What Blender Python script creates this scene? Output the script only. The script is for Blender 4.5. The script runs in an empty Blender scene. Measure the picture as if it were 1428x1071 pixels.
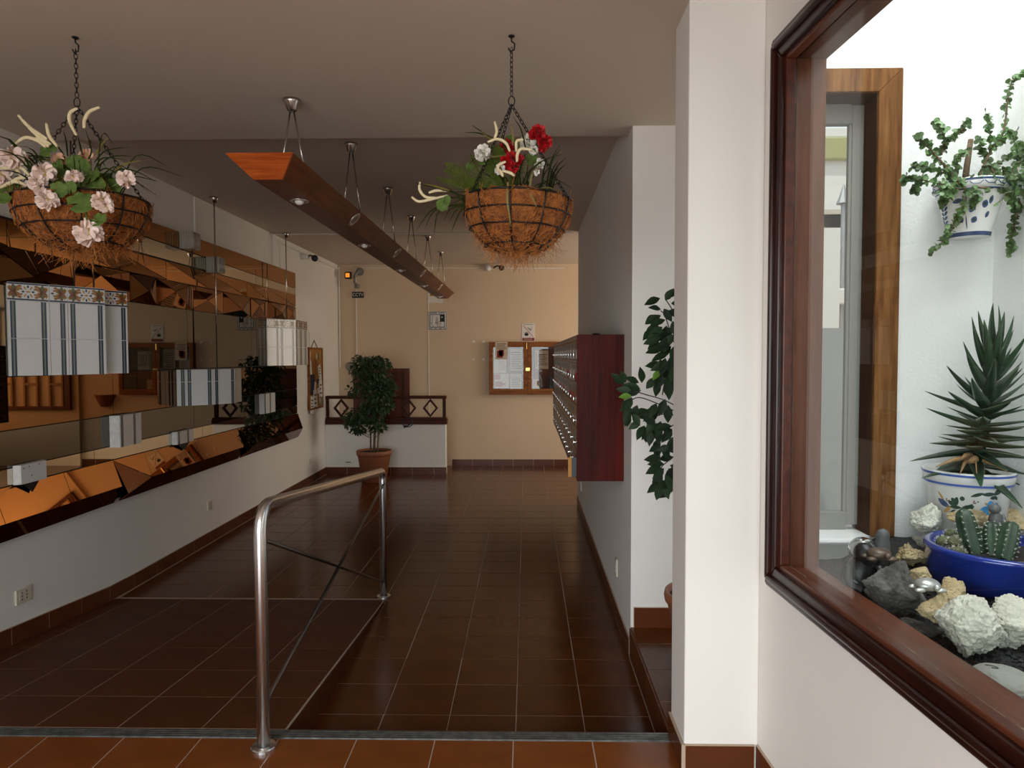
import bpy, bmesh, math, random
from mathutils import Vector, Matrix, noise
PI = math.pi
RND = random.Random(11)
S = bpy.context.scene
COL = S.collection

# ------------------------------------------------------------------ camera
CAMZ = 1.62678
cd = bpy.data.cameras.new('camera')
cd.sensor_width = 36.0
cd.lens = 992.22 / 1428 * 36
cd.clip_start = 0.02
cam = bpy.data.objects.new('camera', cd)
COL.objects.link(cam)
_p, _y, _r = 0.04006996, 0.0204585719, 0.00217195
fw = Vector((-math.sin(_y) * math.cos(_p), math.cos(_y) * math.cos(_p), -math.sin(_p)))
ri = Vector((math.cos(_y), math.sin(_y), 0))
dn = fw.cross(ri)
r2 = math.cos(_r) * ri + math.sin(_r) * dn
d2 = -math.sin(_r) * ri + math.cos(_r) * dn
CAMM = Matrix((r2, -d2, -fw)).transposed()
cam.matrix_world = Matrix.Translation((0, 0, CAMZ)) @ CAMM.to_4x4()
S.camera = cam

# ------------------------------------------------------------------ view, sky, lights
S.view_settings.view_transform = 'Standard'
S.view_settings.look = 'None'
S.view_settings.exposure = 0.0
S.view_settings.gamma = 1.0
S.view_settings.use_curve_mapping = False
S.cycles.use_denoising = True
S.cycles.max_bounces = 9
S.cycles.diffuse_bounces = 5
S.cycles.glossy_bounces = 6
S.cycles.transparent_max_bounces = 12
S.cycles.sample_clamp_indirect = 6.0
S.cycles.caustics_reflective = False
S.cycles.caustics_refractive = False
wd = bpy.data.worlds.new('world')
S.world = wd
wd.use_nodes = True
wn = wd.node_tree
bg = wn.nodes['Background']
sky = wn.nodes.new('ShaderNodeTexSky')
sky.sky_type = 'NISHITA'
sky.sun_disc = False
sky.sun_elevation = math.radians(52)
sky.sun_rotation = math.radians(200)
sky.air_density = 1.2
sky.dust_density = 2.5
wn.links.new(sky.outputs[0], bg.inputs[0])
bg.inputs[1].default_value = 0.14


def area(name, loc, aim, sx, sy, power, color, spread=180):
    l = bpy.data.lights.new(name, 'AREA')
    l.shape = 'RECTANGLE'
    l.size = sx
    l.size_y = sy
    l.energy = power
    l.color = color
    l.spread = math.radians(spread)
    o = bpy.data.objects.new(name, l)
    COL.objects.link(o)
    o.location = loc
    o.rotation_euler = (Vector(aim) - Vector(loc)).to_track_quat('-Z', 'Y').to_euler()
    return o


area('entrance_daylight', (-2.2, -3.4, 2.1), (-0.6, 2.0, 1.0), 7.0, 3.8, 510, (0.90, 0.955, 1.0))
area('skylight_daylight', (1.45, 1.2, 4.6), (1.45, 1.5, 0), 1.2, 2.8, 150, (0.96, 0.99, 1.0))
area('hall_window_daylight', (3.12, 9.1, 1.75), (-2.5, 8.6, 1.2), 2.2, 1.7, 62, (1.0, 0.87, 0.71))
area('landing_doorway_daylight', (1.6, 3.3, 1.4), (0.6, 3.4, 1.3), 0.9, 2.2, 2.5, (1.0, 0.93, 0.86))
sl_ = bpy.data.lights.new('sun', 'SUN')
sl_.energy = 3.0
sl_.angle = math.radians(1.0)
sl_.color = (1.0, 0.95, 0.86)
sun = bpy.data.objects.new('sun', sl_)
COL.objects.link(sun)
sun.rotation_euler = Vector((0.32, 0.30, -0.90)).to_track_quat('-Z', 'Y').to_euler()


# ------------------------------------------------------------------ materials
def sock(node, *names):
    for n in names:
        if n in node.inputs:
            return node.inputs[n]


def pm(name, col, rough=0.5, metal=0.0, var=0.0, scale=8.0, bump=0.0, bscale=60.0, stretch=(1, 1, 1),
       col2=None, rnd=0.0, coat=0.0, emit=None, estr=0.0, spec=None, wood=False, detail=4.0):
    m = bpy.data.materials.new(name)
    m.use_nodes = True
    nt = m.node_tree
    b = nt.nodes['Principled BSDF']
    b.inputs['Roughness'].default_value = rough
    b.inputs['Metallic'].default_value = metal
    if coat:
        b.inputs['Coat Weight'].default_value = coat
        b.inputs['Coat Roughness'].default_value = 0.12
    if spec is not None:
        b.inputs['Specular IOR Level'].default_value = spec
    if emit:
        b.inputs['Emission Color'].default_value = (*emit, 1)
        b.inputs['Emission Strength'].default_value = estr
    b.inputs['Base Color'].default_value = (*col, 1)
    need = var > 0 or col2 is not None or bump > 0
    if need:
        tc = nt.nodes.new('ShaderNodeTexCoord')
        mp = nt.nodes.new('ShaderNodeMapping')
        mp.inputs['Scale'].default_value = stretch
        nt.links.new(tc.outputs['Object'], mp.inputs[0])
    last = None
    if var > 0 or col2 is not None:
        n = nt.nodes.new('ShaderNodeTexNoise')
        n.inputs['Scale'].default_value = scale
        n.inputs['Detail'].default_value = detail
        nt.links.new(mp.outputs[0], n.inputs['Vector'])
        rp = nt.nodes.new('ShaderNodeValToRGB')
        a = tuple(max(0, c * (1 - var)) for c in col)
        c2 = col2 if col2 is not None else tuple(min(1, c * (1 + var)) for c in col)
        if col2 is not None:
            a = col
        rp.color_ramp.elements[0].position = 0.3
        rp.color_ramp.elements[1].position = 0.7
        rp.color_ramp.elements[0].color = (*a, 1)
        rp.color_ramp.elements[1].color = (*c2, 1)
        nt.links.new(n.outputs['Fac'], rp.inputs[0])
        last = rp.outputs[0]
    if rnd > 0:
        oi = nt.nodes.new('ShaderNodeObjectInfo')
        mr = nt.nodes.new('ShaderNodeMapRange')
        mr.inputs['To Min'].default_value = 1 - rnd
        mr.inputs['To Max'].default_value = 1 + rnd
        nt.links.new(oi.outputs['Random'], mr.inputs['Value'])
        hs = nt.nodes.new('ShaderNodeHueSaturation')
        nt.links.new(mr.outputs[0], hs.inputs['Value'])
        if last is not None:
            nt.links.new(last, hs.inputs['Color'])
        else:
            hs.inputs['Color'].default_value = (*col, 1)
        last = hs.outputs[0]
    if last is not None:
        nt.links.new(last, b.inputs['Base Color'])
    if bump > 0:
        n2 = nt.nodes.new('ShaderNodeTexNoise')
        n2.inputs['Scale'].default_value = bscale
        n2.inputs['Detail'].default_value = 3
        nt.links.new(mp.outputs[0], n2.inputs['Vector'])
        bp = nt.nodes.new('ShaderNodeBump')
        bp.inputs['Strength'].default_value = bump
        bp.inputs['Distance'].default_value = 0.01
        nt.links.new(n2.outputs['Fac'], bp.inputs['Height'])
        nt.links.new(bp.outputs[0], b.inputs['Normal'])
    return m


def grain(name, c1, c2, axis=1, rough=0.35, scale=14.0, coat=0.3, bump=0.15, spec=0.3):
    st = [1, 1, 1]
    for i in range(3):
        st[i] = 0.09 if i == axis else 1.0
    coat *= 0.3
    return pm(name, c1, rough, 0, scale=scale, stretch=tuple(st), col2=c2, coat=coat, bump=bump, bscale=scale * 3, detail=8, spec=spec)


def glassmat(name, tint=(0.95, 0.97, 0.96), refl=0.08):
    m = bpy.data.materials.new(name)
    m.use_nodes = True
    nt = m.node_tree
    nt.nodes.remove(nt.nodes['Principled BSDF'])
    out = nt.nodes['Material Output']
    t = nt.nodes.new('ShaderNodeBsdfTransparent')
    t.inputs[0].default_value = (*tint, 1)
    g = nt.nodes.new('ShaderNodeBsdfGlossy')
    g.inputs['Roughness'].default_value = 0.01
    lw = nt.nodes.new('ShaderNodeLayerWeight')
    lw.inputs[0].default_value = 0.5
    pw = nt.nodes.new('ShaderNodeMath')
    pw.operation = 'POWER'
    pw.inputs[1].default_value = 5.0
    nt.links.new(lw.outputs['Facing'], pw.inputs[0])
    ma = nt.nodes.new('ShaderNodeMath')
    ma.operation = 'MULTIPLY_ADD'
    ma.inputs[1].default_value = 0.9
    ma.inputs[2].default_value = refl * 0.5
    nt.links.new(pw.outputs[0], ma.inputs[0])
    mx = nt.nodes.new('ShaderNodeMixShader')
    nt.links.new(ma.outputs[0], mx.inputs[0])
    nt.links.new(t.outputs[0], mx.inputs[1])
    nt.links.new(g.outputs[0], mx.inputs[2])
    nt.links.new(mx.outputs[0], out.inputs[0])
    return m


M = {}
M['wall'] = pm('wall_paint', (0.82, 0.79, 0.74), 0.75, var=0.025, scale=1.5, bump=0.10, bscale=22)
M['wallfar'] = pm('far_wall_paint', (0.72, 0.555, 0.385), 0.75, var=0.03, scale=1.2, bump=0.10, bscale=22)
M['white'] = pm('white_render', (0.85, 0.86, 0.86), 0.8, var=0.02, scale=4, bump=0.25, bscale=90)
M['ceil'] = pm('ceiling_paint', (0.62, 0.53, 0.44), 0.8, var=0.03, scale=1.3, bump=0.08, bscale=9)
M['grout'] = pm('grout', (0.46, 0.35, 0.26), 0.8)
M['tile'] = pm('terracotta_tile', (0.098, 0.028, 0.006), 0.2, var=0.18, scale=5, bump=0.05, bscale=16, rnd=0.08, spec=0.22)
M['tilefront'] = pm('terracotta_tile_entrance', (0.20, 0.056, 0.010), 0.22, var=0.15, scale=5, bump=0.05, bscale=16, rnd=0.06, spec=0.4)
M['tileramp'] = pm('ramp_tile', (0.088, 0.026, 0.008), 0.45, var=0.15, scale=4, bump=0.04, bscale=16, rnd=0.05, spec=0.1)
M['basetile'] = pm('baseboard_tile', (0.11, 0.030, 0.010), 0.3, var=0.15, scale=6, bump=0.04, bscale=14, rnd=0.08, spec=0.25)
M['strip'] = pm('threshold_metal', (0.30, 0.31, 0.30), 0.45, 1.0, var=0.3, scale=30)
M['steel'] = pm('brushed_steel', (0.82, 0.81, 0.79), 0.24, 1.0)
M['steel'].node_tree.nodes['Principled BSDF'].inputs['Anisotropic'].default_value = 0.85
M['steel'].node_tree.nodes['Principled BSDF'].inputs['Anisotropic Rotation'].default_value = 0.25
M['bracemetal'] = pm('dark_brace_metal', (0.12, 0.10, 0.085), 0.35, 1.0)
M['nickel'] = pm('nickel', (0.5, 0.47, 0.43), 0.25, 1.0)
M['iron'] = pm('black_iron', (0.02, 0.018, 0.016), 0.45, 0.6)
M['beam_side'] = grain('beam_wood', (0.085, 0.024, 0.009), (0.19, 0.056, 0.018), 1, 0.42, 42, 0.05, spec=.2)
M['beam_end'] = grain('beam_end_wood', (0.33, 0.055, 0.010), (0.62, 0.14, 0.025), 0, 0.4, 75, .05)
M['mahog'] = grain('mahogany_vertical', (0.022, 0.002, 0.0012), (0.105, 0.0085, 0.003), 2, 0.45, 14, 0.0, spec=.12)
M['mahogh'] = grain('mahogany_along', (0.035, 0.009, 0.005), (0.09, 0.022, 0.010), 1, 0.35, 24, 0.2)
M['railwood'] = grain('rail_wood', (0.035, 0.008, 0.004), (0.085, 0.019, 0.008), 0, 0.5, 14, 0, spec=.15)
M['doorwood'] = grain('door_wood', (0.075, 0.020, 0.009), (0.15, 0.042, 0.016), 2, 0.4, 12)
M['cabwood'] = grain('cabinet_wood', (0.17, 0.055, 0.014), (0.34, 0.125, 0.034), 0, 0.5, 30, 0.0, spec=.15)
M['winframe'] = grain('window_frame_wood', (0.010, 0.0025, 0.002), (0.040, 0.008, 0.004), 2, 0.28, 22, 0.15)
M['winframeh'] = grain('window_frame_wood_rail', (0.010, 0.0025, 0.002), (0.040, 0.008, 0.004), 1, 0.28, 22, 0.15)
M['jamb'] = grain('jamb_wood', (0.085, 0.026, 0.012), (0.15, 0.050, 0.024), 2, 0.33, 45, 0.6)
M['sillw'] = grain('sill_wood', (0.080, 0.022, 0.010), (0.135, 0.040, 0.018), 1, 0.33, 30, 0.5)
M['oak'] = grain('outer_window_wood', (0.095, 0.036, 0.011), (0.25, 0.115, 0.040), 2, 0.7, 60, 0, spec=.1)
M['oakdark'] = grain('outer_window_reveal', (0.045, 0.020, 0.011), (0.075, 0.036, 0.020), 2, 0.7, 40, 0, spec=.1)
M['alu'] = pm('grey_window_profile', (0.24, 0.24, 0.22), 0.45)
M['bronze'] = pm('bronze_mirror', (0.46, 0.215, 0.070), 0.015, 1.0)
M['bronzef'] = pm('deep_bronze_mirror', (0.21, 0.108, 0.042), 0.015, 1.0)
M['bronzed'] = pm('dark_bronze_mirror', (0.20, 0.080, 0.026), 0.02, 1.0)
M['greym'] = pm('grey_mirror', (0.145, 0.137, 0.12), 0.015, 1.0)
M['clearm'] = pm('clear_mirror', (0.72, 0.67, 0.55), 0.015, 1.0)
M['black'] = pm('black_backing', (0.008, 0.006, 0.005), 0.6)
M['wtile'] = pm('white_glazed_tile', (0.74, 0.74, 0.72), 0.10, var=0.015, scale=6, bump=0.02, bscale=20)
M['btile'] = pm('blue_glaze', (0.028, 0.055, 0.095), 0.12)
M['gtile'] = pm('grey_green_glaze', (0.20, 0.21, 0.17), 0.12)
M['navy'] = pm('navy_glaze', (0.010, 0.018, 0.07), 0.12)
M['ochre'] = pm('ochre_glaze', (0.50, 0.25, 0.05), 0.15)
M['rust'] = pm('brown_glaze', (0.25, 0.085, 0.03), 0.15)
M['olive'] = pm('olive_glaze', (0.10, 0.14, 0.04), 0.15)
M['edge'] = pm('tile_edge', (0.72, 0.70, 0.66), 0.5, var=0.1, scale=30)
M['coir'] = pm('coir', (0.13, 0.038, 0.009), 0.95, scale=45, col2=(0.40, 0.13, 0.025), bump=1.0, bscale=85, detail=10)
M['fibre'] = pm('coir_fibre', (0.40, 0.14, 0.03), 0.9, var=.5, scale=30)
M['petalp'] = pm('pink_petal', (0.94, 0.75, 0.67), 0.6, var=0.12, scale=40)
M['petalr'] = pm('red_petal', (0.50, 0.006, 0.010), 0.6, var=0.25, scale=40)
M['petalw'] = pm('white_petal', (0.85, 0.82, 0.74), 0.6, var=0.08, scale=40)
M['petaly'] = pm('peach_petal', (0.82, 0.50, 0.34), 0.6, var=0.2, scale=40)
M['pistil'] = pm('flower_core', (0.55, 0.40, 0.13), 0.7)
M['catkin'] = pm('cream_catkin', (0.80, 0.68, 0.42), 0.8, bump=0.4, bscale=120, var=0.08, scale=30)
M['leafg'] = pm('geranium_leaf', (0.105, 0.165, 0.035), 0.6, var=0.4, scale=22, spec=0.2)
M['leafd'] = pm('ficus_leaf', (0.014, 0.034, 0.011), 0.55, var=0.3, scale=12, rnd=0.35, spec=0.22)
M['leaff'] = pm('tree_foliage', (0.026, 0.058, 0.018), 0.42, var=0.5, scale=7)
M['leafy'] = pm('young_ficus_leaf', (0.12, 0.26, 0.03), 0.35, var=0.2, scale=12)
M['fern'] = pm('fern_green', (0.070, 0.095, 0.012), 0.75, var=0.4, scale=12, spec=0.1)
M['grass'] = pm('dark_grass', (0.024, 0.032, 0.006), 0.8, var=0.5, scale=6, spec=0.08)
M['grasso'] = pm('olive_grass', (0.17, 0.13, 0.025), 0.5, var=0.3, scale=6)
M['bark'] = pm('bark', (0.13, 0.085, 0.05), 0.8, var=0.35, scale=25, bump=0.3, bscale=40)
M['barkd'] = pm('dark_stem', (0.035, 0.028, 0.022), 0.8, var=0.3, scale=25)
M['terra'] = pm('terracotta_pot', (0.30, 0.105, 0.045), 0.55, var=0.12, scale=5)
M['soil'] = pm('potting_soil', (0.012, 0.009, 0.007), 0.95, var=0.5, scale=40, bump=0.6, bscale=60)
M['gravel'] = pm('black_lava_gravel', (0.016, 0.016, 0.017), 0.8, var=0.6, scale=60, bump=0.5, bscale=80)
M['aloe'] = pm('aloe_leaf', (0.018, 0.048, 0.022), 0.4, var=0.35, scale=9, rnd=0.3)
M['aloet'] = pm('aloe_tooth', (0.42, 0.50, 0.30), 0.6)
M['dry'] = pm('dry_leaf', (0.33, 0.20, 0.09), 0.8, var=0.3, scale=15)
M['cactus'] = pm('cactus_skin', (0.028, 0.062, 0.034), 0.5, var=0.35, scale=14)
M['spine'] = pm('cactus_spine', (0.62, 0.60, 0.50), 0.7)
M['globe'] = pm('globe_cactus_skin', (0.10, 0.11, 0.05), 0.8, var=0.4, scale=50, bump=0.8, bscale=90)
M['bluebowl'] = pm('cobalt_glaze', (0.010, 0.030, 0.235), 0.14, var=0.3, scale=9, coat=0.5)
M['porcelain'] = pm('white_majolica', (0.80, 0.80, 0.78), 0.18)
M['pblue'] = pm('pot_blue', (0.06, 0.13, 0.46), 0.2)
M['pdblue'] = pm('pot_dark_blue', (0.03, 0.07, 0.17), 0.25, var=0.3, scale=30)
M['psky'] = pm('pot_light_blue', (0.06, 0.30, 0.62), 0.2, var=0.3, scale=40)
M['pgreen'] = pm('pot_green', (0.018, 0.06, 0.04), 0.25)
M['pyel'] = pm('pot_yellow', (0.72, 0.50, 0.05), 0.25)
M['ptan'] = pm('pot_tan', (0.55, 0.32, 0.10), 0.25)
M['plum'] = pm('pot_plum', (0.16, 0.03, 0.05), 0.25)
M['pumice'] = pm('pale_pumice', (0.52, 0.51, 0.42), 0.95, scale=14, col2=(0.74, 0.73, 0.64), bump=1.0, bscale=75, detail=8)
M['tanrock'] = pm('tan_rock', (0.36, 0.27, 0.14), 0.95, scale=14, col2=(0.66, 0.54, 0.32), bump=1.0, bscale=70, detail=8)
M['darkrock'] = pm('dark_basalt', (0.05, 0.047, 0.044), 0.9, scale=16, col2=(0.20, 0.19, 0.175), bump=0.9, bscale=45, detail=8)
M['pebble'] = pm('grey_pebble', (0.27, 0.27, 0.24), 0.7, var=0.12, scale=9)
M['silver'] = pm('silver_paint', (0.55, 0.55, 0.53), 0.35, 0.7, var=0.35, scale=30)
M['steelball'] = pm('polished_steel', (0.75, 0.75, 0.74), 0.12, 1.0)
M['figblack'] = pm('black_figure', (0.010, 0.011, 0.013), 0.4, bump=0.2, bscale=30)
M['figgrey'] = pm('grey_figure', (0.12, 0.125, 0.13), 0.5, var=0.2, scale=20)
M['figbrown'] = pm('bronze_figure', (0.12, 0.085, 0.06), 0.4, 0.4, var=0.5, scale=30)
M['cork'] = pm('cork', (0.42, 0.19, 0.045), 0.9, var=0.2, scale=60)
M['paper'] = pm('paper', (0.80, 0.78, 0.73), 0.8)
M['papert'] = pm('tan_paper', (0.62, 0.50, 0.38), 0.8, var=0.1, scale=20)
M['ink'] = pm('ink', (0.02, 0.02, 0.025), 0.7)
M['redp'] = pm('red_print', (0.55, 0.02, 0.02), 0.7)
M['maroon'] = pm('maroon_print', (0.20, 0.01, 0.015), 0.7)
M['bluep'] = pm('navy_card', (0.01, 0.014, 0.045), 0.6)
M['plastic'] = pm('cream_plastic', (0.66, 0.60, 0.46), 0.4)
M['wplastic'] = pm('white_plastic', (0.80, 0.79, 0.76), 0.35)
M['bplastic'] = pm('black_plastic', (0.012, 0.012, 0.013), 0.35)
M['gplastic'] = pm('grey_plastic', (0.22, 0.21, 0.17), 0.5)
M['amber'] = pm('amber_lamp', (0.8, 0.25, 0.02), 0.4, emit=(1.0, 0.30, 0.03), estr=0.9)
M['bulb'] = pm('opal_bulb', (0.85, 0.83, 0.78), 0.2)
M['aluring'] = pm('spot_ring', (0.62, 0.59, 0.55), 0.3, 0.9)
M['mbface'] = grain('mailbox_face', (0.11, 0.048, 0.025), (0.20, 0.095, 0.052), 2, 0.35, 14, 0.3)
M['mbrail'] = grain('mailbox_rail', (0.22, 0.11, 0.058), (0.33, 0.175, 0.10), 1, 0.4, 14, 0.2)
M['pine'] = pm('raw_pine', (0.55, 0.25, 0.05), 0.6, var=0.15, scale=20)
M['chrome'] = pm('chrome', (0.75, 0.72, 0.68), 0.12, 1.0)
M['brass'] = pm('brass', (0.70, 0.45, 0.14), 0.25, 1.0)
M['pressglass'] = pm('pressed_glass', (0.50, 0.46, 0.38), 0.25, 0.0, bump=0.7, bscale=40, stretch=(1, 1, 0.12), coat=0.6)
M['putty'] = pm('old_putty', (0.20, 0.19, 0.14), 0.9, var=0.5, scale=40)
M['glass'] = glassmat('window_glass', refl=0.05)
M['darkglass'] = glassmat('cabinet_glass', (0.86, 0.86, 0.84), 0.07)
M['lattice'] = grain('lattice_wood', (0.30, 0.16, 0.06), (0.42, 0.24, 0.10), 2, 0.5, 14, 0.1)
M['bldg'] = pm('white_building', (0.85, 0.85, 0.83), 0.8)
M['cornice'] = pm('olive_cornice', (0.42, 0.42, 0.16), 0.8)
M['asphalt'] = pm('pavement', (0.46, 0.36, 0.27), 0.9, var=0.1, scale=3)
M['redcloth'] = pm('red_cloth', (0.50, 0.12, 0.06), 0.8)
M['greywall'] = pm('grey_render', (0.33, 0.34, 0.33), 0.8, var=0.05, scale=3)
M['postmetal'] = pm('grey_post', (0.35, 0.36, 0.37), 0.5, 0.4)


# ------------------------------------------------------------------ mesh helpers
def at(x, y, Y):
    """a measured point of the photograph turned into a world point at distance Y"""
    d = CAMM @ Vector(((x - 714) / 992.22, -(y - 535.5) / 992.22, -1.0))
    return Vector((0, 0, CAMZ)) + d * (Y / d.y)


class MB:
    def __init__(s):
        s.v = []
        s.f = []
        s.m = []
        s.c = 0

    def add(s, vs, fs, m=None):
        o = len(s.v)
        s.v += [Vector(v) for v in vs]
        s.f += [tuple(i + o for i in f) for f in fs]
        s.m += [s.c if m is None else m] * len(fs)
        return s

    def box(s, a, b, m=None):
        x0, y0, z0 = [min(p, q) for p, q in zip(a, b)]
        x1, y1, z1 = [max(p, q) for p, q in zip(a, b)]
        return s.add([(x0, y0, z0), (x1, y0, z0), (x1, y1, z0), (x0, y1, z0), (x0, y0, z1), (x1, y0, z1), (x1, y1, z1), (x0, y1, z1)],
                     [(0, 3, 2, 1), (4, 5, 6, 7), (0, 1, 5, 4), (1, 2, 6, 5), (2, 3, 7, 6), (3, 0, 4, 7)], m)

    def obox(s, c, ax, ay, az, m=None):
        c, ax, ay, az = Vector(c), Vector(ax), Vector(ay), Vector(az)
        vs = [c + i * ax + j * ay + k * az for k in (-1, 1) for i, j in ((-1, -1), (1, -1), (1, 1), (-1, 1))]
        return s.add(vs, [(0, 3, 2, 1), (4, 5, 6, 7), (0, 1, 5, 4), (1, 2, 6, 5), (2, 3, 7, 6), (3, 0, 4, 7)], m)

    def prism(s, poly, off, m=None):
        n = len(poly)
        off = Vector(off)
        P = [Vector(p) for p in poly]
        return s.add(P + [p + off for p in P], [tuple(range(n))[::-1], tuple(range(n, 2 * n))] +
                     [(i, (i + 1) % n, n + (i + 1) % n, n + i) for i in range(n)], m)

    def tube(s, pts, r, n=8, m=None, closed=False, caps=True):
        P = [Vector(p) for p in pts]
        k = len(P)
        rs = r if isinstance(r, (list, tuple)) else [r] * k
        vs = []
        T = []
        for i in range(k):
            if closed:
                t = P[(i + 1) % k] - P[i - 1]
            else:
                t = P[min(i + 1, k - 1)] - P[max(i - 1, 0)]
            T.append(t.normalized() if t.length > 1e-9 else Vector((0, 0, 1)))
        u = T[0].orthogonal().normalized()
        for i in range(k):
            u = (u - T[i] * u.dot(T[i]))
            u = u.normalized() if u.length > 1e-6 else T[i].orthogonal().normalized()
            w = T[i].cross(u)
            for j in range(n):
                a = 2 * PI * j / n
                vs.append(P[i] + (u * math.cos(a) + w * math.sin(a)) * rs[i])
        fs = []
        for i in range(k if closed else k - 1):
            i2 = (i + 1) % k
            for j in range(n):
                j2 = (j + 1) % n
                fs.append((i * n + j, i * n + j2, i2 * n + j2, i2 * n + j))
        if caps and not closed:
            fs.append(tuple(range(n))[::-1])
            fs.append(tuple((k - 1) * n + j for j in range(n)))
        return s.add(vs, fs, m)

    def lathe(s, prof, n=24, c=(0, 0, 0), m=None, a0=0.0, a1=2 * PI):
        c = Vector(c)
        full = abs(a1 - a0 - 2 * PI) < 1e-6
        k = n if full else n + 1
        vs = []
        for r, z in prof:
            for j in range(k):
                a = a0 + (a1 - a0) * j / n
                vs.append(c + Vector((r * math.cos(a), r * math.sin(a), z)))
        fs = []
        for i in range(len(prof) - 1):
            for j in range(n):
                j2 = (j + 1) % k if full else j + 1
                fs.append((i * k + j, i * k + j2, (i + 1) * k + j2, (i + 1) * k + j))
        return s.add(vs, fs, m)

    def ell(s, c, rx, ry, rz, nu=12, nv=8, m=None, rot=None):
        c = Vector(c)
        vs = []
        for i in range(nv + 1):
            th = PI * i / nv
            for j in range(nu):
                a = 2 * PI * j / nu
                p = Vector((rx * math.sin(th) * math.cos(a), ry * math.sin(th) * math.sin(a), rz * math.cos(th)))
                if rot:
                    p = rot @ p
                vs.append(c + p)
        fs = [(i * nu + j, (i + 1) * nu + j, (i + 1) * nu + (j + 1) % nu, i * nu + (j + 1) % nu) for i in range(nv) for j in range(nu)]
        return s.add(vs, fs, m)

    def build(s, name, mats, parent=None, smooth=False, bevel=0.0, origin=None):
        me = mesh_from(s, name, mats, origin, smooth)
        o = bpy.data.objects.new(name, me[0])
        COL.objects.link(o)
        o.location = me[1] - (wloc(parent) if parent else Vector())
        o.parent = parent
        if bevel:
            b = o.modifiers.new('bevel', 'BEVEL')
            b.width = bevel
            b.segments = 2
            b.limit_method = 'ANGLE'
        return o


def mesh_from(s, name, mats, origin=None, smooth=False):
    if origin is None:
        lo = Vector([min(v[i] for v in s.v) for i in range(3)])
        hi = Vector([max(v[i] for v in s.v) for i in range(3)])
        origin = Vector(((lo.x + hi.x) / 2, (lo.y + hi.y) / 2, lo.z))
    origin = Vector(origin)
    me = bpy.data.meshes.new(name)
    me.from_pydata([tuple(v - origin) for v in s.v], [], s.f)
    if not isinstance(mats, (list, tuple)):
        mats = [mats]
    for mm in mats:
        me.materials.append(M[mm] if isinstance(mm, str) else mm)
    me.polygons.foreach_set('material_index', s.m)
    if smooth:
        me.polygons.foreach_set('use_smooth', [True] * len(s.f))
    me.validate()
    bm = bmesh.new()
    bm.from_mesh(me)
    bmesh.ops.recalc_face_normals(bm, faces=bm.faces)
    bm.to_mesh(me)
    bm.free()
    return me, origin


def wloc(o):
    v = Vector()
    while o:
        v = v + o.location
        o = o.parent
    return v


def inst(me, name, parent, mat):
    """a further object on shared mesh data; mat is a world matrix"""
    o = bpy.data.objects.new(name, me)
    COL.objects.link(o)
    o.parent = parent
    mm = mat.copy()
    mm.translation = mat.translation - (wloc(parent) if parent else Vector())
    o.matrix_local = mm
    return o


def tag(o, label, cat, group=None):
    o['label'] = label
    o['category'] = cat
    if group:
        o['group'] = group
    return o


def thing(name, label, cat, loc, group=None):
    o = bpy.data.objects.new(name, None)
    o.empty_display_size = 0.05
    COL.objects.link(o)
    o.location = loc
    return tag(o, label, cat, group)


def struct(o):
    o['kind'] = 'structure'
    return o


def sempty(name, loc=(0, 0, 0)):
    o = bpy.data.objects.new(name, None)
    COL.objects.link(o)
    o.location = loc
    return struct(o)


def bez(pts, n=10):
    """smooth curve through pts (Catmull-Rom)"""
    P = [Vector(p) for p in pts]
    if len(P) == 2:
        return [P[0].lerp(P[1], i / n) for i in range(n + 1)]
    P = [P[0] * 2 - P[1]] + P + [P[-1] * 2 - P[-2]]
    out = []
    for i in range(1, len(P) - 2):
        for k in range(n):
            t = k / n
            a, b, c, d = P[i - 1:i + 3]
            out.append(0.5 * ((2 * b) + (-a + c) * t + (2 * a - 5 * b + 4 * c - d) * t * t + (-a + 3 * b - 3 * c + d) * t ** 3))
    out.append(P[-2])
    return out


def frame(pos, d, up, sx=1.0, sy=1.0, sz=1.0):
    """matrix: local Y along d, local Z near up"""
    y = Vector(d).normalized()
    x = y.cross(Vector(up))
    x = x.normalized() if x.length > 1e-5 else y.orthogonal().normalized()
    z = x.cross(y)
    mt = Matrix((x * sx, y * sy, z * sz)).transposed().to_4x4()
    mt.translation = Vector(pos)
    return mt


def rv(a=1.0):
    return Vector((RND.uniform(-a, a), RND.uniform(-a, a), RND.uniform(-a, a)))


def textmesh(txt, size, mb, org, ax, ay, m):
    cu = bpy.data.curves.new('lettering', 'FONT')
    cu.body = txt
    cu.size = size
    cu.align_x = 'CENTER'
    cu.align_y = 'CENTER'
    o = bpy.data.objects.new('lettering', cu)
    COL.objects.link(o)
    bpy.context.view_layer.update()
    me = bpy.data.meshes.new_from_object(o.evaluated_get(bpy.context.evaluated_depsgraph_get()))
    org, ax, ay = Vector(org), Vector(ax), Vector(ay)
    mb.add([org + ax * v.co.x + ay * v.co.y for v in me.vertices], [tuple(p.vertices) for p in me.polygons], m)
    bpy.data.objects.remove(o)
    bpy.data.curves.remove(cu)
    bpy.data.meshes.remove(me)


# window wall frame of reference: u towards the camera, v into the planter
WA = 0.05158
WO = Vector((0.815, 2.47, 0))
WU = Vector((math.sin(WA), -math.cos(WA), 0))
WV = Vector((math.cos(WA), math.sin(WA), 0))


def W(u, v, z):
    return WO + WU * u + WV * v + Vector((0, 0, z))


def wbox(mb, u0, v0, z0, u1, v1, z1, m=None):
    return mb.prism([W(u0, v0, z0), W(u1, v0, z0), W(u1, v1, z0), W(u0, v1, z0)], (0, 0, z1 - z0), m)


# ================================================================== STRUCTURE
ZF, ZR, ZL = 2.83, 2.96, 0.16      # front ceiling, rear ceiling, entrance level
XL, XR = -2.77, 0.56
YB = 10.45


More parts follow.
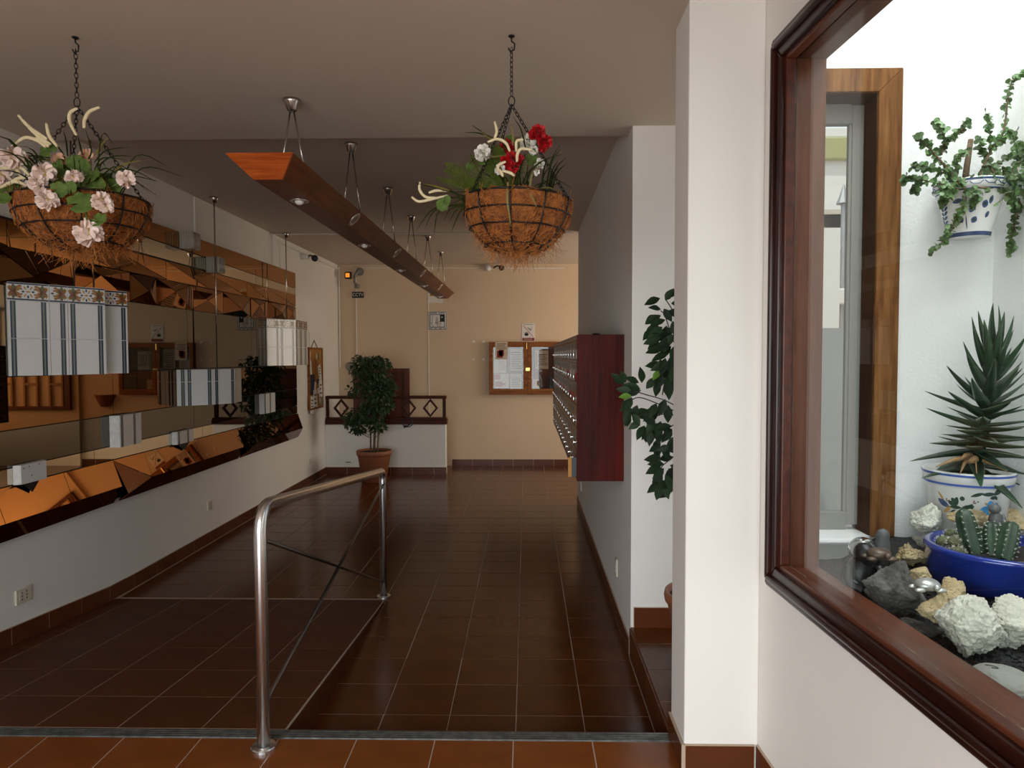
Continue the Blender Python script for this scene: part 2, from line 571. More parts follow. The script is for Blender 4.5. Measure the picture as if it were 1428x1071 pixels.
def boxes(name, lst, mat, kind=True, bevel=0.0, parent=None, smooth=False):
    mb = MB()
    for a, b in lst:
        mb.box(a, b)
    o = mb.build(name, mat, parent, smooth, bevel)
    return struct(o) if kind else o


boxes('wall_left', [((-2.92, -.75, -0.1), (XL, 10.6, 3.1))], 'wall')
boxes('wall_far', [((XL, YB, -0.1), (1.2, YB + .15, 3.1))], 'wallfar')
boxes('wall_far', [((1.2, YB - .05, -0.1), (3.3, YB + .15, 3.1))], 'wallfar')
boxes('wall_right', [((XR, 3.80, -0.1), (1.25, 7.75, 2.99))], 'wall')
boxes('wall_hall_south', [((1.25, 7.6, -0.1), (3.3, 7.75, 3.1))], 'wall')
boxes('wall_hall_right', [((3.2, 7.75, -0.1), (3.3, 10.4, 0.9)), ((3.2, 7.75, 2.6), (3.3, 10.4, 3.1)),
                          ((3.2, 7.75, 0.9), (3.3, 8.0, 2.6)), ((3.2, 10.2, 0.9), (3.3, 10.4, 2.6))], 'wall')
pil = MB()
pil.box((0.555, 2.475, 0.0), (0.815, 2.70, ZF + .02))
struct(pil.build('wall_pillar', 'wall', bevel=0.006))
# wall between patio and landing, with the hole of the small window
boxes('wall_patio_back', [((0.815, 2.66, 0.0), (0.93, 2.80, 4.2)), ((1.28, 2.66, 0.0), (1.85, 2.80, 4.2)),
                          ((0.93, 2.66, 2.585), (1.28, 2.80, 4.2)), ((0.93, 2.66, 0.0), (1.28, 2.80, 0.95))], 'white')
boxes('wall_patio_right', [((1.712, -.75, 0.0), (1.85, 2.66, 4.2))], 'white')
mb = MB()
wbox(mb, -0.12, 0.0, 0.0, 3.15, 0.135, 0.905)
wbox(mb, -0.12, 0.0, 2.60, 3.15, 0.135, 6.2)  # upper wall raised out of view to block the sun from the patio
wbox(mb, -0.12, 0.0, 0.905, 0.12, 0.135, 2.60)
wbox(mb, 2.05, 0.0, 0.905, 3.15, 0.135, 2.60)
struct(mb.build('wall_window', 'wall'))
boxes('wall_entrance', [((-2.92, -.75, 0.0), (-2.7, -.6, 3.1)), ((0.90, -.75, 0.0), (1.2, -.6, 3.1)),
                        ((-2.7, -.75, 2.45), (0.90, -.6, 3.1))], 'wall')
boxes('door_2', [((-2.7, -.70, .16), (-2.64, -.64, 2.45)), ((0.84, -.70, .16), (0.90, -.64, 2.45)),
                 ((-2.64, -.70, 2.38), (0.84, -.64, 2.45)), ((-1.43, -.70, .16), (-1.37, -.64, 2.38))], 'alu')

# ceilings, then an added sun-blocking slab outside the door
mb = MB()
mb.prism([(-2.92, -.75, ZF), (0.98, -.75, ZF), (0.83, 2.47, ZF), (0.83, 2.72, ZF), (1.25, 2.72, ZF), (1.25, 3.97, ZF), (-2.92, 3.97, ZF)], (0, 0, 0.25))
struct(mb.build('ceiling', 'ceil'))
boxes('ceiling', [((-2.92, 3.97, ZR), (1.25, 10.6, 3.15)), ((1.25, 7.6, ZR), (3.3, 10.6, 3.15))], 'ceil')

boxes('ceiling', [((-4.0, -2.1, 2.80), (2.2, -.75, 2.95))], 'ceil')  # added canopy slab, out of view, blocks sun and upper daylight at the entrance

# floors -------------------------------------------------------------
tile_me = {}


def tilemesh(mat, w=0.2965, d=0.2965, h=0.006):  # shared by alike tiles
    key = (mat, round(w, 3), round(d, 3))
    if key not in tile_me:
        b = MB()
        i = 0.002
        W2, D2 = w / 2, d / 2
        vs = [(-W2, -D2, 0), (W2, -D2, 0), (W2, D2, 0), (-W2, D2, 0), (-W2, -D2, h - .0010), (W2, -D2, h - .0010), (W2, D2, h - .0010), (-W2, D2, h - .0010),
              (-W2 + i, -D2 + i, h), (W2 - i, -D2 + i, h), (W2 - i, D2 - i, h), (-W2 + i, D2 - i, h)]
        fs = [(0, 1, 5, 4), (1, 2, 6, 5), (2, 3, 7, 6), (3, 0, 4, 7), (4, 5, 9, 8), (5, 6, 10, 9), (6, 7, 11, 10), (7, 4, 8, 11), (8, 9, 10, 11)]
        b.add(vs, fs)
        tile_me[key] = mesh_from(b, 'tile', mat, (0, 0, 0))[0]
    return tile_me[key]


def tile(parent, mat, x, y, z, w=.2965, d=.2965, rot=None):
    mt = Matrix.Translation((x, y, z))
    if rot:
        mt = mt @ rot
    mt = mt @ Matrix.Diagonal((1, 1, 1, 1))
    return inst(tilemesh(mat, w, d), 'tile', parent, mt)


floor = boxes('floor', [((-2.92, 2.68, -0.12), (3.3, 10.6, -0.0014))], 'grout')
for i in range(-6, 5):
    xc = -0.949 + .3 * i + .15
    for k in range(-2, 25):
        y0, y1 = 3.155 + .3 * k, 3.455 + .3 * k
        if y0 < 2.735:
            y0 = 2.735
        y1 = min(y1, YB)
        if i < 0 and y1 < 4.7:
            continue
        if i < 0 and y0 < 4.69:
            y0 = 4.69
        if y1 - y0 < .05:
            continue
        tile(floor, 'tile', xc + RND.uniform(-.001, .001), (y0 + y1) / 2, -.006 + RND.uniform(0, .0006), .2965, y1 - y0 - .0035)
mb = MB()
for i in range(5, 14):
    for k in range(15, 25):
        x0 = -0.949 + .3 * i
        y0 = max(7.76, 3.155 + .3 * k)
        mb.box((x0 + .002, y0 + .002, -.006), (min(3.19, x0 + .298), min(YB, 3.453 + .3 * k), 0))
o = mb.build('floor_tiles_beyond_corner', 'tile', floor)
o['kind'] = 'stuff'

front = boxes('floor', [((-2.92, -1.2, -0.12), (1.2, 2.655, ZL - .0014))], 'grout')
for i in range(-9, 4):
    xc = -0.052 + .3 * i + .15
    w = .2965
    if i == -9:
        continue
    x1 = min(xc + .148, 0.555)
    x0 = xc - .148
    if x1 - x0 < .05:
        continue
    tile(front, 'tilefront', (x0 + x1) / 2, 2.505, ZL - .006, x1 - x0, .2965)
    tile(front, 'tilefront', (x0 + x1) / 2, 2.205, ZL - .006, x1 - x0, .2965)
mb = MB()
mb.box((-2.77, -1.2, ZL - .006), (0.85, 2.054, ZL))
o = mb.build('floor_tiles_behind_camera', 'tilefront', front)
o['kind'] = 'stuff'
o = boxes('trim_1', [((XL, 2.655, 0.0), (XR, 2.725, ZL - .002))] + [((XL, 2.66 + .015 * k, ZL - .002), (XR, 2.668 + .015 * k, ZL + .002)) for k in range(4)], 'strip')
o['label'] = 'grey ribbed metal threshold strip across the floor'

# ramp ----------------------------------------------------------------
RY0, RY1, RX1 = 2.725, 4.68, -0.95
sl = ZL / (RY1 - RY0)
rz = lambda y: ZL - (y - RY0) * sl
mb = MB()
mb.prism([(XL, RY0, -.0014), (XL, RY1, -.0014), (XL, RY0, ZL - .0014)], (RX1 - XL, 0, 0))
ramp = struct(mb.build('floor', 'grout'))
ang = -math.atan(sl)
RM = Matrix.Rotation(ang, 4, 'X')
rows = [2.725, 3.033, 3.357, 3.68, 4.01, 4.354, 4.66]
for k in range(6):
    ya, yb = rows[k], rows[k + 1]
    for i in range(6):
        xb = RX1 - .335 * i
        xa = max(XL + .005, xb - .335)
        yc = (ya + yb) / 2
        tile(ramp, 'tileramp', (xa + xb) / 2, yc, rz(yc) - .006, xb - xa - .0035, (yb - ya) / math.cos(ang) - .0035, RM)
for k in range(6):
    ya, yb = rows[k] + .002, rows[k + 1] - .002
    b = MB()
    za, zb = rz(ya) - .008, max(.003, rz(yb) - .008)
    b.prism([(RX1, ya, 0), (RX1, yb, 0), (RX1, yb, zb), (RX1, ya, za)], (.006, 0, 0))
    b.build('riser_tile', 'tileramp', ramp)
b = MB()
b.prism([(RX1 - .001, RY0, ZL - .007), (RX1 - .001, 4.66, rz(4.66) - .007), (RX1 - .001, 4.66, rz(4.66) + .0008), (RX1 - .001, RY0, ZL + .0008)], (.005, 0, 0))
b.build('edge_trim', 'grout', ramp)

# landing step on the right --------------------------------------------
land = boxes('floor', [((0.562, 2.70, -.02), (1.25, 3.80, ZL - .0014)), ((1.25, 2.80, -.1), (1.35, 3.80, ZL - .0014))], 'grout')
lr = [2.70, 2.974, 3.276, 3.577, 3.80]
for k in range(4):
    ya, yb = lr[k], lr[k + 1]
    for xa, xb in ((.559, .872), (.875, 1.25)):
        tile(land, 'tile', (xa + xb) / 2, (ya + yb) / 2, ZL - .006, xb - xa - .003, yb - ya - .0035)
    b = MB()
    b.box((.553, ya + .002, 0), (.562, yb - .002, ZL - .007))
    b.build('riser_tile', 'basetile', land)


# baseboards -------------------------------------------------------------
def baseboard(name, p0, p1, z0f, h, th, nrm, step=.3, mat='basetile', z1f=None):
    """tiles along p0->p1 on the floor, nrm points into the room"""
    e = sempty(name, (p0[0], p0[1], z0f(p0) if callable(z0f) else z0f))
    p0, p1, nrm = Vector((*p0, 0)), Vector((*p1, 0)), Vector((*nrm, 0))
    L = (p1 - p0).length
    d = (p1 - p0) / L
    s_ = 0.0
    b0 = MB()
    k = 0
    zf = z0f if callable(z0f) else (lambda p: z0f)
    while s_ < L - .01:
        e_ = min(L, s_ + step)
        a, b = p0 + d * (s_ + .0025), p0 + d * (e_ - .0025)
        za, zb = zf(a), zf(b)
        m = MB()
        m.prism([a + Vector((0, 0, za)), b + Vector((0, 0, zb)), b + Vector((0, 0, zb + h)), a + Vector((0, 0, za + h))], nrm * th)
        m.build('tile', mat, e)
        s_ = e_
    mg = MB()
    a, b = p0, p1
    n = max(1, int(L / .3))
    for i in range(n):
        q, r = p0 + d * (L * i / n), p0 + d * (L * (i + 1) / n)
        mg.prism([q + Vector((0, 0, zf(q))), r + Vector((0, 0, zf(r))), r + Vector((0, 0, zf(r) + h + .002)), q + Vector((0, 0, zf(q) + h + .002))], nrm * (th - .0012))
    mg.build('grout_bed', 'grout', e)
    return e


zl = lambda p: rz(p[1]) if p[1] < RY1 else 0.0
baseboard('baseboard_left', (XL, 2.80), (XL, 9.70), zl, .095, .010, (1, 0))
baseboard('baseboard_far', (-1.10, YB), (1.2, YB), 0.0, .095, .012, (0, -1))
baseboard('baseboard_right', (XR, 3.80), (XR, 7.75), 0.0, .09, .010, (-1, 0))
baseboard('baseboard_niche', (0.575, 3.80), (1.25, 3.80), ZL, .108, .010, (0, -1), .30)
baseboard('baseboard_pillar', (0.5555, 2.475), (0.8, 2.475), ZL, .092, .012, (0, -1), .26)
baseboard('baseboard_pillar', (0.555, 2.70), (0.555, 2.463), 0.02, .232, .012, (-1, 0), .12)
baseboard('baseboard_half_wall', (XL, 9.70), (-1.10, 9.70), 0.0, .095, .012, (0, -1))
e = baseboard('baseboard_window', tuple(W(0.0, 0, 0)[:2]), tuple(W(1.2, 0, 0)[:2]), ZL, .092, .010, tuple((-WV)[:2]))

# outside ground
boxes('ground', [((-14, -16, -.3), (20, 30, -.13))], 'asphalt')

# half wall with wooden railing ------------------------------------------------
boxes('wall_half', [((XL, 9.70, -.02), (-1.11, 9.84, 0.685))], 'wall', bevel=.006)
rl = thing('wooden_railing', 'dark wooden railing with diamond cut-outs on top of the white half wall', 'railing', (-1.93, 9.77, .685))
boxes('bottom_rail', [((XL + .005, 9.685, .685), (-1.095, 9.855, .745))], 'railwood', False, .004, rl)
boxes('bottom_rail', [((XL + .005, 9.70, .745), (-1.10, 9.84, .775))], 'railwood', False, .003, rl)
boxes('top_rail', [((XL + .005, 9.71, 1.035), (-1.105, 9.83, 1.075))], 'railwood', False, .004, rl)
boxes('post', [((-1.155, 9.735, .775), (-1.115, 9.805, 1.035))], 'railwood', False, .003, rl)
boxes('post', [((XL + .005, 9.735, .775), (XL + .03, 9.805, 1.035))], 'railwood', False, .003, rl)
for px in (474, 505.5, 537.5, 569, 599.5):
    x = (px - 734.2) / 992 * 9.77
    b = MB()
    hw, hh, t = .104, .128, .024
    out = [(x - hw, 0, .905), (x, 0, .905 + hh), (x + hw, 0, .905), (x, 0, .905 - hh)]
    inn = [(x - hw + t * 1.2, 0, .905), (x, 0, .905 + hh - t * 1.4), (x + hw - t * 1.2, 0, .905), (x, 0, .905 - hh + t * 1.4)]
    for i in range(4):
        j = (i + 1) % 4
        b.prism([Vector(p) + Vector((0, 9.745, 0)) for p in (out[i], out[j], inn[j], inn[i])], (0, .05, 0))
    b.build('diamond', 'railwood', rl)
# low door behind the railing
dr = sempty('door_1', (-2.13, YB - .03, 0))
boxes('door_frame', [((-2.55, YB - .05, 0), (-2.47, YB, 1.44)), ((-1.80, YB - .05, 0), (-1.72, YB, 1.44)), ((-2.47, YB - .05, 1.37), (-1.80, YB, 1.44))], 'doorwood', False, .004, dr)
boxes('door_leaf', [((-2.47, YB - .03, 0), (-1.80, YB, 1.37))], 'doorwood', False, 0, dr)
for x0 in (-2.40, -2.08):
    boxes('door_panel', [((x0, YB - .045, .1), (x0 + .24, YB - .03, 1.24)), ((x0 + .05, YB - .052, .16), (x0 + .19, YB - .045, 1.16))], 'doorwood', False, .006, dr)

# conduits and wall joints
def conduit(label, pts, r=.008):
    b = MB()
    b.tube(pts, r, 6)
    o = struct(b.build('trim_2', 'wall'))
    o['label'] = label
    return o


conduit('painted pipe down the left end of the far wall', [(-2.50, YB - .008, 2.9), (-2.50, YB - .008, .0)])
conduit('painted cable cover in the corner', [(-2.745, YB - .02, 2.93), (-2.745, YB - .02, 1.45)], .012)
conduit('painted joint down the far wall', [(-1.44, YB - .002, 2.93), (-1.44, YB - .002, 0.1)], .006)
conduit('painted cable run under the far ceiling', [(-2.45, YB - .008, 2.92), (0.55, YB - .008, 2.90)], .009)
conduit('painted cable run under the left ceiling', [(XL + .012, 7.9, 2.90), (XL + .012, 10.4, 2.90)], .014)
conduit('painted cable run across the rear ceiling', [(XL, 7.78, ZR - .006), (0.5, 7.78, ZR - .006)], .006)
conduit('painted pipe above the mirrors', [(XL + .006, 7.75, 2.95), (XL + .006, 7.75, 2.62)], .010)
conduit('second painted pipe above the mirrors', [(XL + .006, 7.98, 2.95), (XL + .006, 7.98, 2.62)], .010)
conduit('vertical wall joint above the mirrors', [(XL + .002, 5.93, 2.95), (XL + .002, 5.93, 2.60)], .010)
conduit('white pipe on the wall behind the flower basket', [(XL + .006, 3.92, 2.75), (XL + .006, 3.92, 2.36)], .010)
b = MB()
b.tube([(-2.60, YB - .004, 1.47), (-2.60, YB - .016, 1.47)], .07, 16)
o = struct(b.build('trim_3', 'gplastic'))
o['label'] = 'round grey junction cover at the far corner'

# ================================================================== PLANTER WINDOW (window_1)
w1 = sempty('window_1', W(1.0, 0, .85))
FO0, FO1, FZ0, FZ1 = 0.068, 2.15, 0.852, 2.655     # outer edges


def framering(name, u0, u1, z0, z1, wd_, v0, v1, matv, math_, bevel, parent):
    """four mitred bars of a frame"""
    O_ = [(u0, z0), (u1, z0), (u1, z1), (u0, z1)]
    I_ = [(u0 + wd_, z0 + wd_), (u1 - wd_, z0 + wd_), (u1 - wd_, z1 - wd_), (u0 + wd_, z1 - wd_)]
    for i in range(4):
        j = (i + 1) % 4
        b = MB()
        b.prism([W(p[0], v0, p[1]) for p in (O_[i], O_[j], I_[j], I_[i])], WV * (v1 - v0))
        b.build(name, math_ if i in (0, 2) else matv, parent, False, bevel)


framering('frame_moulding', FO0, FO1, FZ0, FZ1, .030, -.014, .004, 'winframe', 'winframeh', .006, w1)
framering('frame_bead', FO0 + .022, FO1 - .022, FZ0 + .022, FZ1 - .022, .022, -.026, .004, 'winframe', 'winframeh', .008, w1)
framering('inner_frame', FO0 + .040, FO1 - .040, FZ0 + .040, FZ1 - .040, .035, -.012, .03, 'winframe', 'winframeh', .006, w1)
framering('glazing_bead', FO0 + .066, FO1 - .066, FZ0 + .066, FZ1 - .066, .022, .004, .036, 'mahogh', 'sillw', .004, w1)
b = MB()
wbox(b, .14, .040, .928, 2.03, .044, 2.59)
b.build('pane', 'glass', w1)
b = MB()
for k in range(46):
    u0 = .142 + k * .041
    wbox(b, u0, .0345, .925, u0 + .041, .0395, .933 + RND.uniform(0, .005))
for k in range(40):
    z0 = .93 + k * .041
    wbox(b, .136, .0345, z0, .140 + RND.uniform(0, .004), .0395, z0 + .041)
b.build('putty', 'putty', w1)
b = MB()
wbox(b, .10, .046, .90, .135, .142, 2.60)
b.build('jamb', 'jamb', w1)
b = MB()
wbox(b, .135, .046, .895, 2.04, .142, .926)
b.build('sill', 'sillw', w1)
b = MB()
wbox(b, .135, .046, 2.575, 2.04, .142, 2.62)
b.build('header', 'sillw', w1)
b = MB()
wbox(b, 2.02, .046, .90, 2.06, .142, 2.60)
b.build('jamb', 'jamb', w1)

# small wooden window of the planter (window_2)
w2 = sempty('window_2', (1.1, 2.65, .95))
XI, XO = 1.280, 1.366
for pts, mt in (([(.86, 2.58), (XI, 2.58), (XO, 2.665), (.86, 2.665)], 'mahogh'), ([(XI, .95), (XO, .95), (XO, 2.665), (XI, 2.58)], 'oak')):
    b = MB()
    b.prism([(x, 2.645, z) for x, z in pts], (0, .02, 0))
    b.build('frame_board', 'oak', w2, False, .003)
boxes('reveal', [((XI - .001, 2.662, .95), (XI + .01, 2.80, 2.585)), ((.93, 2.662, 2.576), (XI, 2.80, 2.588))], 'oakdark', False, 0, w2)
boxes('metal_frame', [((1.236, 2.755, .97), (XI - .001, 2.79, 2.57)), ((.93, 2.755, 2.50), (1.236, 2.79, 2.575)), ((.93, 2.755, .95), (1.236, 2.79, 1.02))], 'alu', False, .003, w2)
boxes('metal_frame', [((1.225, 2.762, 1.02), (1.237, 2.782, 2.50))], 'alu', False, .002, w2)
boxes('pane', [((.93, 2.770, 1.02), (1.226, 2.774, 2.50))], 'glass', False, 0, w2)
boxes('stone_sill', [((.93, 2.60, .93), (XI - .02, 2.755, .952))], 'white', False, .01, w2)

# outside view: white building, lamp post, parasol, low grey wall
bl = thing('white_building', 'white building with an olive cornice seen through the narrow window', 'building', (6.5, 14.2, -.13))
boxes('wall', [((5.2, 13.2, -.13), (9.5, 15.5, 5.15))], 'bldg', False, 0, bl)
boxes('cornice', [((5.1, 13.1, 5.15), (9.6, 15.6, 5.55))], 'cornice', False, .03, bl)
boxes('roof', [((5.15, 13.15, 5.55), (9.55, 15.55, 5.75))], 'bldg', False, .03, bl)
for xw in (5.6, 6.8, 8.0):
    boxes('window', [((xw, 13.16, 1.2), (xw + .7, 13.2, 2.6))], 'alu', False, 0, bl)
lp = thing('street_lamp', 'grey post with a cross arm outside the narrow window', 'lamp post', (3.94, 9.0, -.13))
b = MB()
b.tube([(3.94, 9, -.13), (3.94, 9, 3.55)], .035, 8)
b.build('post', 'postmetal', lp)
b = MB()
b.tube([(3.7, 9, 2.95), (4.2, 9, 2.95)], .03, 6)
b.build('cross_arm', 'postmetal', lp)
b = MB()
b.lathe([(0, .25), (.09, 0), (0, 0)], 10, (3.94, 9, 3.5))
b.build('finial', 'postmetal', lp)
b = MB()
b.box((3.85, 8.93, 2.25), (4.0, 9.07, 2.45))
b.build('lantern', 'wplastic', lp, bevel=.02)
pr = thing('closed_parasol', 'folded red parasol standing outside the narrow window', 'parasol', (3.72, 8.2, -.13))
b = MB()
b.lathe([(.02, 2.75), (.06, 2.5), (.11, 1.6), (.13, 1.1), (.03, 1.05)], 10, (3.72, 8.2, 0))
b.build('canopy', 'redcloth', pr, True)
b = MB()
b.tube([(3.72, 8.2, -.13), (3.72, 8.2, 1.1)], .02, 6)
b.build('pole', 'postmetal', pr)
b = MB()
b.lathe([(0, .06), (.2, .05), (.22, 0), (0, 0)], 12, (3.72, 8.2, -.13))
b.build('base', 'postmetal', pr)
boxes('wall_outside', [((1.6, 5.2, -.13), (4.2, 5.35, 1.82))], 'greywall')

# ================================================================== PEOPLE-FREE HALL: HANDRAIL
hr = thing('handrail', 'polished steel handrail with crossed braces beside the ramp', 'handrail', (-.98, 2.585, ZL))
NX, NY, FX, FY = -.985, 2.585, -.965, 4.72
ztn, ztf = 1.075, .855
pts = [Vector((NX, NY, ZL + .005)), Vector((NX, NY, ztn - .11))]
top0, top1 = Vector((NX, NY, ztn)), Vector((FX, FY, ztf))
dt = (top1 - top0).normalized()
for i in range(1, 8):
    a = i / 8
    p = Vector((NX, NY, ztn - .11)).lerp(top0, a).lerp(top0.lerp(top0 + dt * .11, a), a)
    pts.append(p)
pts.append(top0 + dt * .11)
pts.append(top1 - dt * .06)
for i in range(1, 6):
    a = i / 6
    p = (top1 - dt * .06).lerp(top1, a).lerp(top1.lerp(top1 - Vector((0, 0, .06)), a), a)
    pts.append(p)
pts += [top1 - Vector((0, 0, .06)), Vector((FX, FY, .005))]
b = MB()
b.tube(pts, .0235, 20)
b.build('rail', 'steel', hr, True)
for x, y, z in ((NX, NY, ZL), (FX, FY, 0)):
    b = MB()
    b.lathe([(0, 0), (.047, 0), (.047, .010), (.044, .013), (.026, .014), (.026, .0)], 28, (x, y, z))
    b.build('flange', 'steel', hr, False)
b = MB()
b.tube([(NX, NY + .02, .945), (FX, FY - .02, .108)], .0085, 8)
b.build('brace', 'bracemetal', hr, True)
b = MB()
b.tube([(NX + .012, NY + .02, .343), (FX + .012, FY - .02, .775)], .0085, 8)
b.build('brace', 'bracemetal', hr, True)

# ================================================================== BEAM PENDANT LIGHT
bm_ = thing('beam_pendant_light', 'long wooden trapezoid beam light hung from the ceiling on V-shaped rods', 'lamp', (-1.10, 6.2, 2.378))
BX, ZT, ZBm = -1.10, 2.462, 2.378
ht, hb = .14, .0625
yn_t, yn_b, yf_t, yf_b = 2.95, 3.05, 9.50, 9.40
v8 = [(BX - ht, yn_t, ZT), (BX + ht, yn_t, ZT), (BX + hb, yn_b, ZBm), (BX - hb, yn_b, ZBm),
      (BX - ht, yf_t, ZT), (BX + ht, yf_t, ZT), (BX + hb, yf_b, ZBm), (BX - hb, yf_b, ZBm)]
b = MB()
b.add(v8, [(0, 4, 5, 1), (1, 5, 6, 2), (2, 6, 7, 3), (3, 7, 4, 0)])
b.build('body', 'beam_side', bm_)
for nm, q, sgn in (('end_panel', v8[:4], -1), ('end_panel', v8[4:], 1)):
    b = MB()
    b.prism([Vector(p) for p in q], (0, sgn * .012, 0))
    b.build(nm, 'beam_end', bm_)
CY = [3.37, 4.505, 5.69, 6.83, 7.97, 9.17]
for i, y in enumerate(CY):
    zc = ZF if i == 0 else ZR
    b = MB()
    b.lathe([(0, 0), (.040, 0), (.040, -.012), (.036, -.018), (.024, -.050), (.018, -.055), (0, -.055)], 20, (BX, y, zc))
    b.build('canopy', 'nickel', bm_, True)
    for sg in (-1, 1):
        b = MB()
        b.tube([(BX + sg * .008, y, zc - .05), (BX + sg * .062, y, ZT + .001)], .0045, 8)
        b.build('rod', 'nickel', bm_, True)


def downlight(c, n, bulb=True):
    n = Vector(n).normalized()
    x = Vector((0, 1, 0))
    yv = n.cross(x)
    R3 = Matrix((x, yv, n)).transposed()
    b = MB()
    t = MB()
    t.lathe([(.030, .0), (.032, .004), (.044, .004), (.046, 0), (.046, -.002)], 24)
    b.add([Vector(c) + R3 @ v for v in t.v], t.f)
    r = b.build('spot_ring', 'aluring', bm_, True)
    b = MB()
    t = MB()
    t.lathe([(0, .002), (.030, .002)], 20)
    b.add([Vector(c) + R3 @ v for v in t.v], t.f)
    b.build('spot_recess', 'gplastic', r, True)
    if not bulb:
        return
    b = MB()
    t = MB()
    t.lathe([(0, .020), (.010, .018), (.019, .012), (.022, .002), (.022, 0)], 18)
    b.add([Vector(c) + R3 @ v for v in t.v], t.f)
    b.build('bulb', 'bulb', r, True)


for y in (3.46, 4.85, 6.25, 7.65, 9.05):
    downlight((BX, y, ZBm - .0005), (0, 0, -1))
sn = Vector((ZT - ZBm, 0, -(ht - hb)))
for y in (4.15, 5.5, 6.87, 8.25):
    downlight(Vector((BX + (ht + hb) / 2, y, (ZT + ZBm) / 2)) + sn.normalized() * .0005, sn, False)

# ================================================================== MIRROR MURAL
mm = thing('mirror_mural', 'long wall mural of bronze, grey and clear mirror strips with faceted edges', 'mirror', (XL + .02, 5.8, .66))
MX = -2.72
MY0, MY1 = 2.80, 8.37
b = MB()
b.box((XL, MY0, .68), (MX - .014, MY1, 2.36))
b.box((XL, 4.5, 2.36), (MX - .014, MY1, 2.60))
b.build('backing', 'black', mm)


def mpanel(pts, mat, parent=mm, th=.005):
    """a mirror piece, pts are (X offset, Y, Z)"""
    P = [Vector((MX + p[0], p[1], p[2])) for p in pts]
    n = (P[1] - P[0]).cross(P[2] - P[0]).normalized()
    if n.x < 0:
        n = -n
    b = MB()
    b.prism([p - n * th for p in P], n * th)
    return b.build('mirror_panel', mat, parent)


def strip(z0, z1, cuts, mat, x0=0.0, x1=0.0, gap=.004):
    for a, c in zip(cuts[:-1], cuts[1:]):
        mpanel([(x0, a + gap / 2, z0 + gap / 2), (x0, c - gap / 2, z0 + gap / 2), (x1, c - gap / 2, z1 - gap / 2), (x1, a + gap / 2, z1 - gap / 2)], mat)


# upper bands (slanting joint between bronze and clear)
mpanel([(0, 4.5, 2.49), (0, 5.68, 2.473), (0, 5.68, 2.60), (0, 4.5, 2.60)], 'bronze')
mpanel([(0, 5.684, 2.473), (0, 7.31, 2.438), (0, 7.31, 2.60), (0, 5.684, 2.60)], 'bronze')
mpanel([(0, 7.33, 2.438), (0, MY1, 2.425), (0, MY1, 2.60), (0, 7.33, 2.60)], 'bronze')
mpanel([(0, 4.5, 2.362), (0, 7.31, 2.348), (0, 7.31, 2.433), (0, 4.5, 2.485)], 'clearm')
mpanel([(0, 7.33, 2.348), (0, MY1, 2.345), (0, MY1, 2.420), (0, 7.33, 2.433)], 'clearm')
# band C, gently faceted bronze
zc0, zc1 = 2.205, 2.345
cy = [MY0, 3.7, 4.6, 5.35, 6.0, 6.9, 7.4, MY1]
for i in range(len(cy) - 1):
    a, c = cy[i] + .003, cy[i + 1] - .003
    o1, o2 = (.0, .018) if i % 2 else (.014, .0)
    mpanel([(o1, a, zc0), (o2, c, zc0 + .0), (0, a, zc1)], 'bronze')
    mpanel([(o2, c, zc0 + .006), (0, c, zc1), (0, a + .012, zc1)], 'bronze')
# band D, faceted
dd = [(MY0, 3.2, 3.6), (3.6, 3.85, 4.25), (4.25, 4.5, 4.85), (4.85, 5.02, 5.2), (5.2, 5.45, 5.75), (5.75, 6.05, 6.35), (6.35, 6.7, 7.0), (7.0, 7.2, 7.45), (7.45, 7.8, 8.05), (8.05, 8.2, MY1)]
for k, (a, m_, c) in enumerate(dd):
    zb, zt = 2.003, 2.200
    o = [.00, .035, .012, .045, .02][k % 5]
    zm = zb + (zt - zb) * [.5, .3, .7, .45, .62][k % 5]
    a += .003
    c -= .003
    pk = (o, m_, zm)
    mats = ['bronze', 'bronzed', 'bronze', 'bronzed']
    mpanel([(0, a, zb), (0, c, zb), pk], mats[k % 4])
    mpanel([(0, c, zb + .004), (0, c, zt), (o, m_ + .004, zm)], mats[(k + 1) % 4])
    mpanel([(0, c - .006, zt), (0, a, zt), (o, m_, zm + .004)], mats[(k + 2) % 4])
    mpanel([(0, a, zt - .006), (0, a, zb + .006), (o, m_ - .004, zm)], mats[(k + 3) % 4])
# flat bands
strip(1.525, 2.000, [MY0, 4.35, 5.665, 7.0, MY1], 'greym')
strip(1.240, 1.520, [MY0, 4.62, 5.3, 6.75, MY1], 'bronzef')
strip(1.040, 1.238, [MY0, 4.62, 5.75, 7.1, MY1], 'greym')
strip(0.948, 1.038, [MY0, 4.4, 5.9, 7.2, MY1], 'clearm')
# leaning bronze band with two raised triangular facets, dark undercut band
RXo = .058
iy = [MY0, 3.55, 4.10, 4.60]
iy2 = [4.98, 5.55, 5.75, 6.62]
iy3 = [6.95, 7.6, MY1 + .02]
for cuts in (iy, iy2, iy3):
    for a, c in zip(cuts[:-1], cuts[1:]):
        mpanel([(0, a + .002, .943), (0, c - .002, .943), (RXo, c - .002, .772), (RXo, a + .002, .772)], 'bronze')
for a, c in ((4.60, 4.98), (6.62, 6.95)):
    mpanel([(0, a, .943), (0, c, .943), (RXo, c, .772)], 'bronze')
    mpanel([(0.0, a + .004, .938), (RXo - .002, c - .01, .770), (RXo + .03, a + .02, .720)], 'bronzed')
    mpanel([(RXo + .03, a + .022, .718), (RXo, c - .008, .768), (.012, a + .06, .668)], 'bronzed')
for a, c in ((MY0, 4.60), (4.66, 6.62), (6.66, MY1 + .02)):
    mpanel([(RXo, a + .002, .768), (RXo, c - .002, .768), (0.0, c - .002, .662), (0.0, a + .002, .662)], 'bronzed')

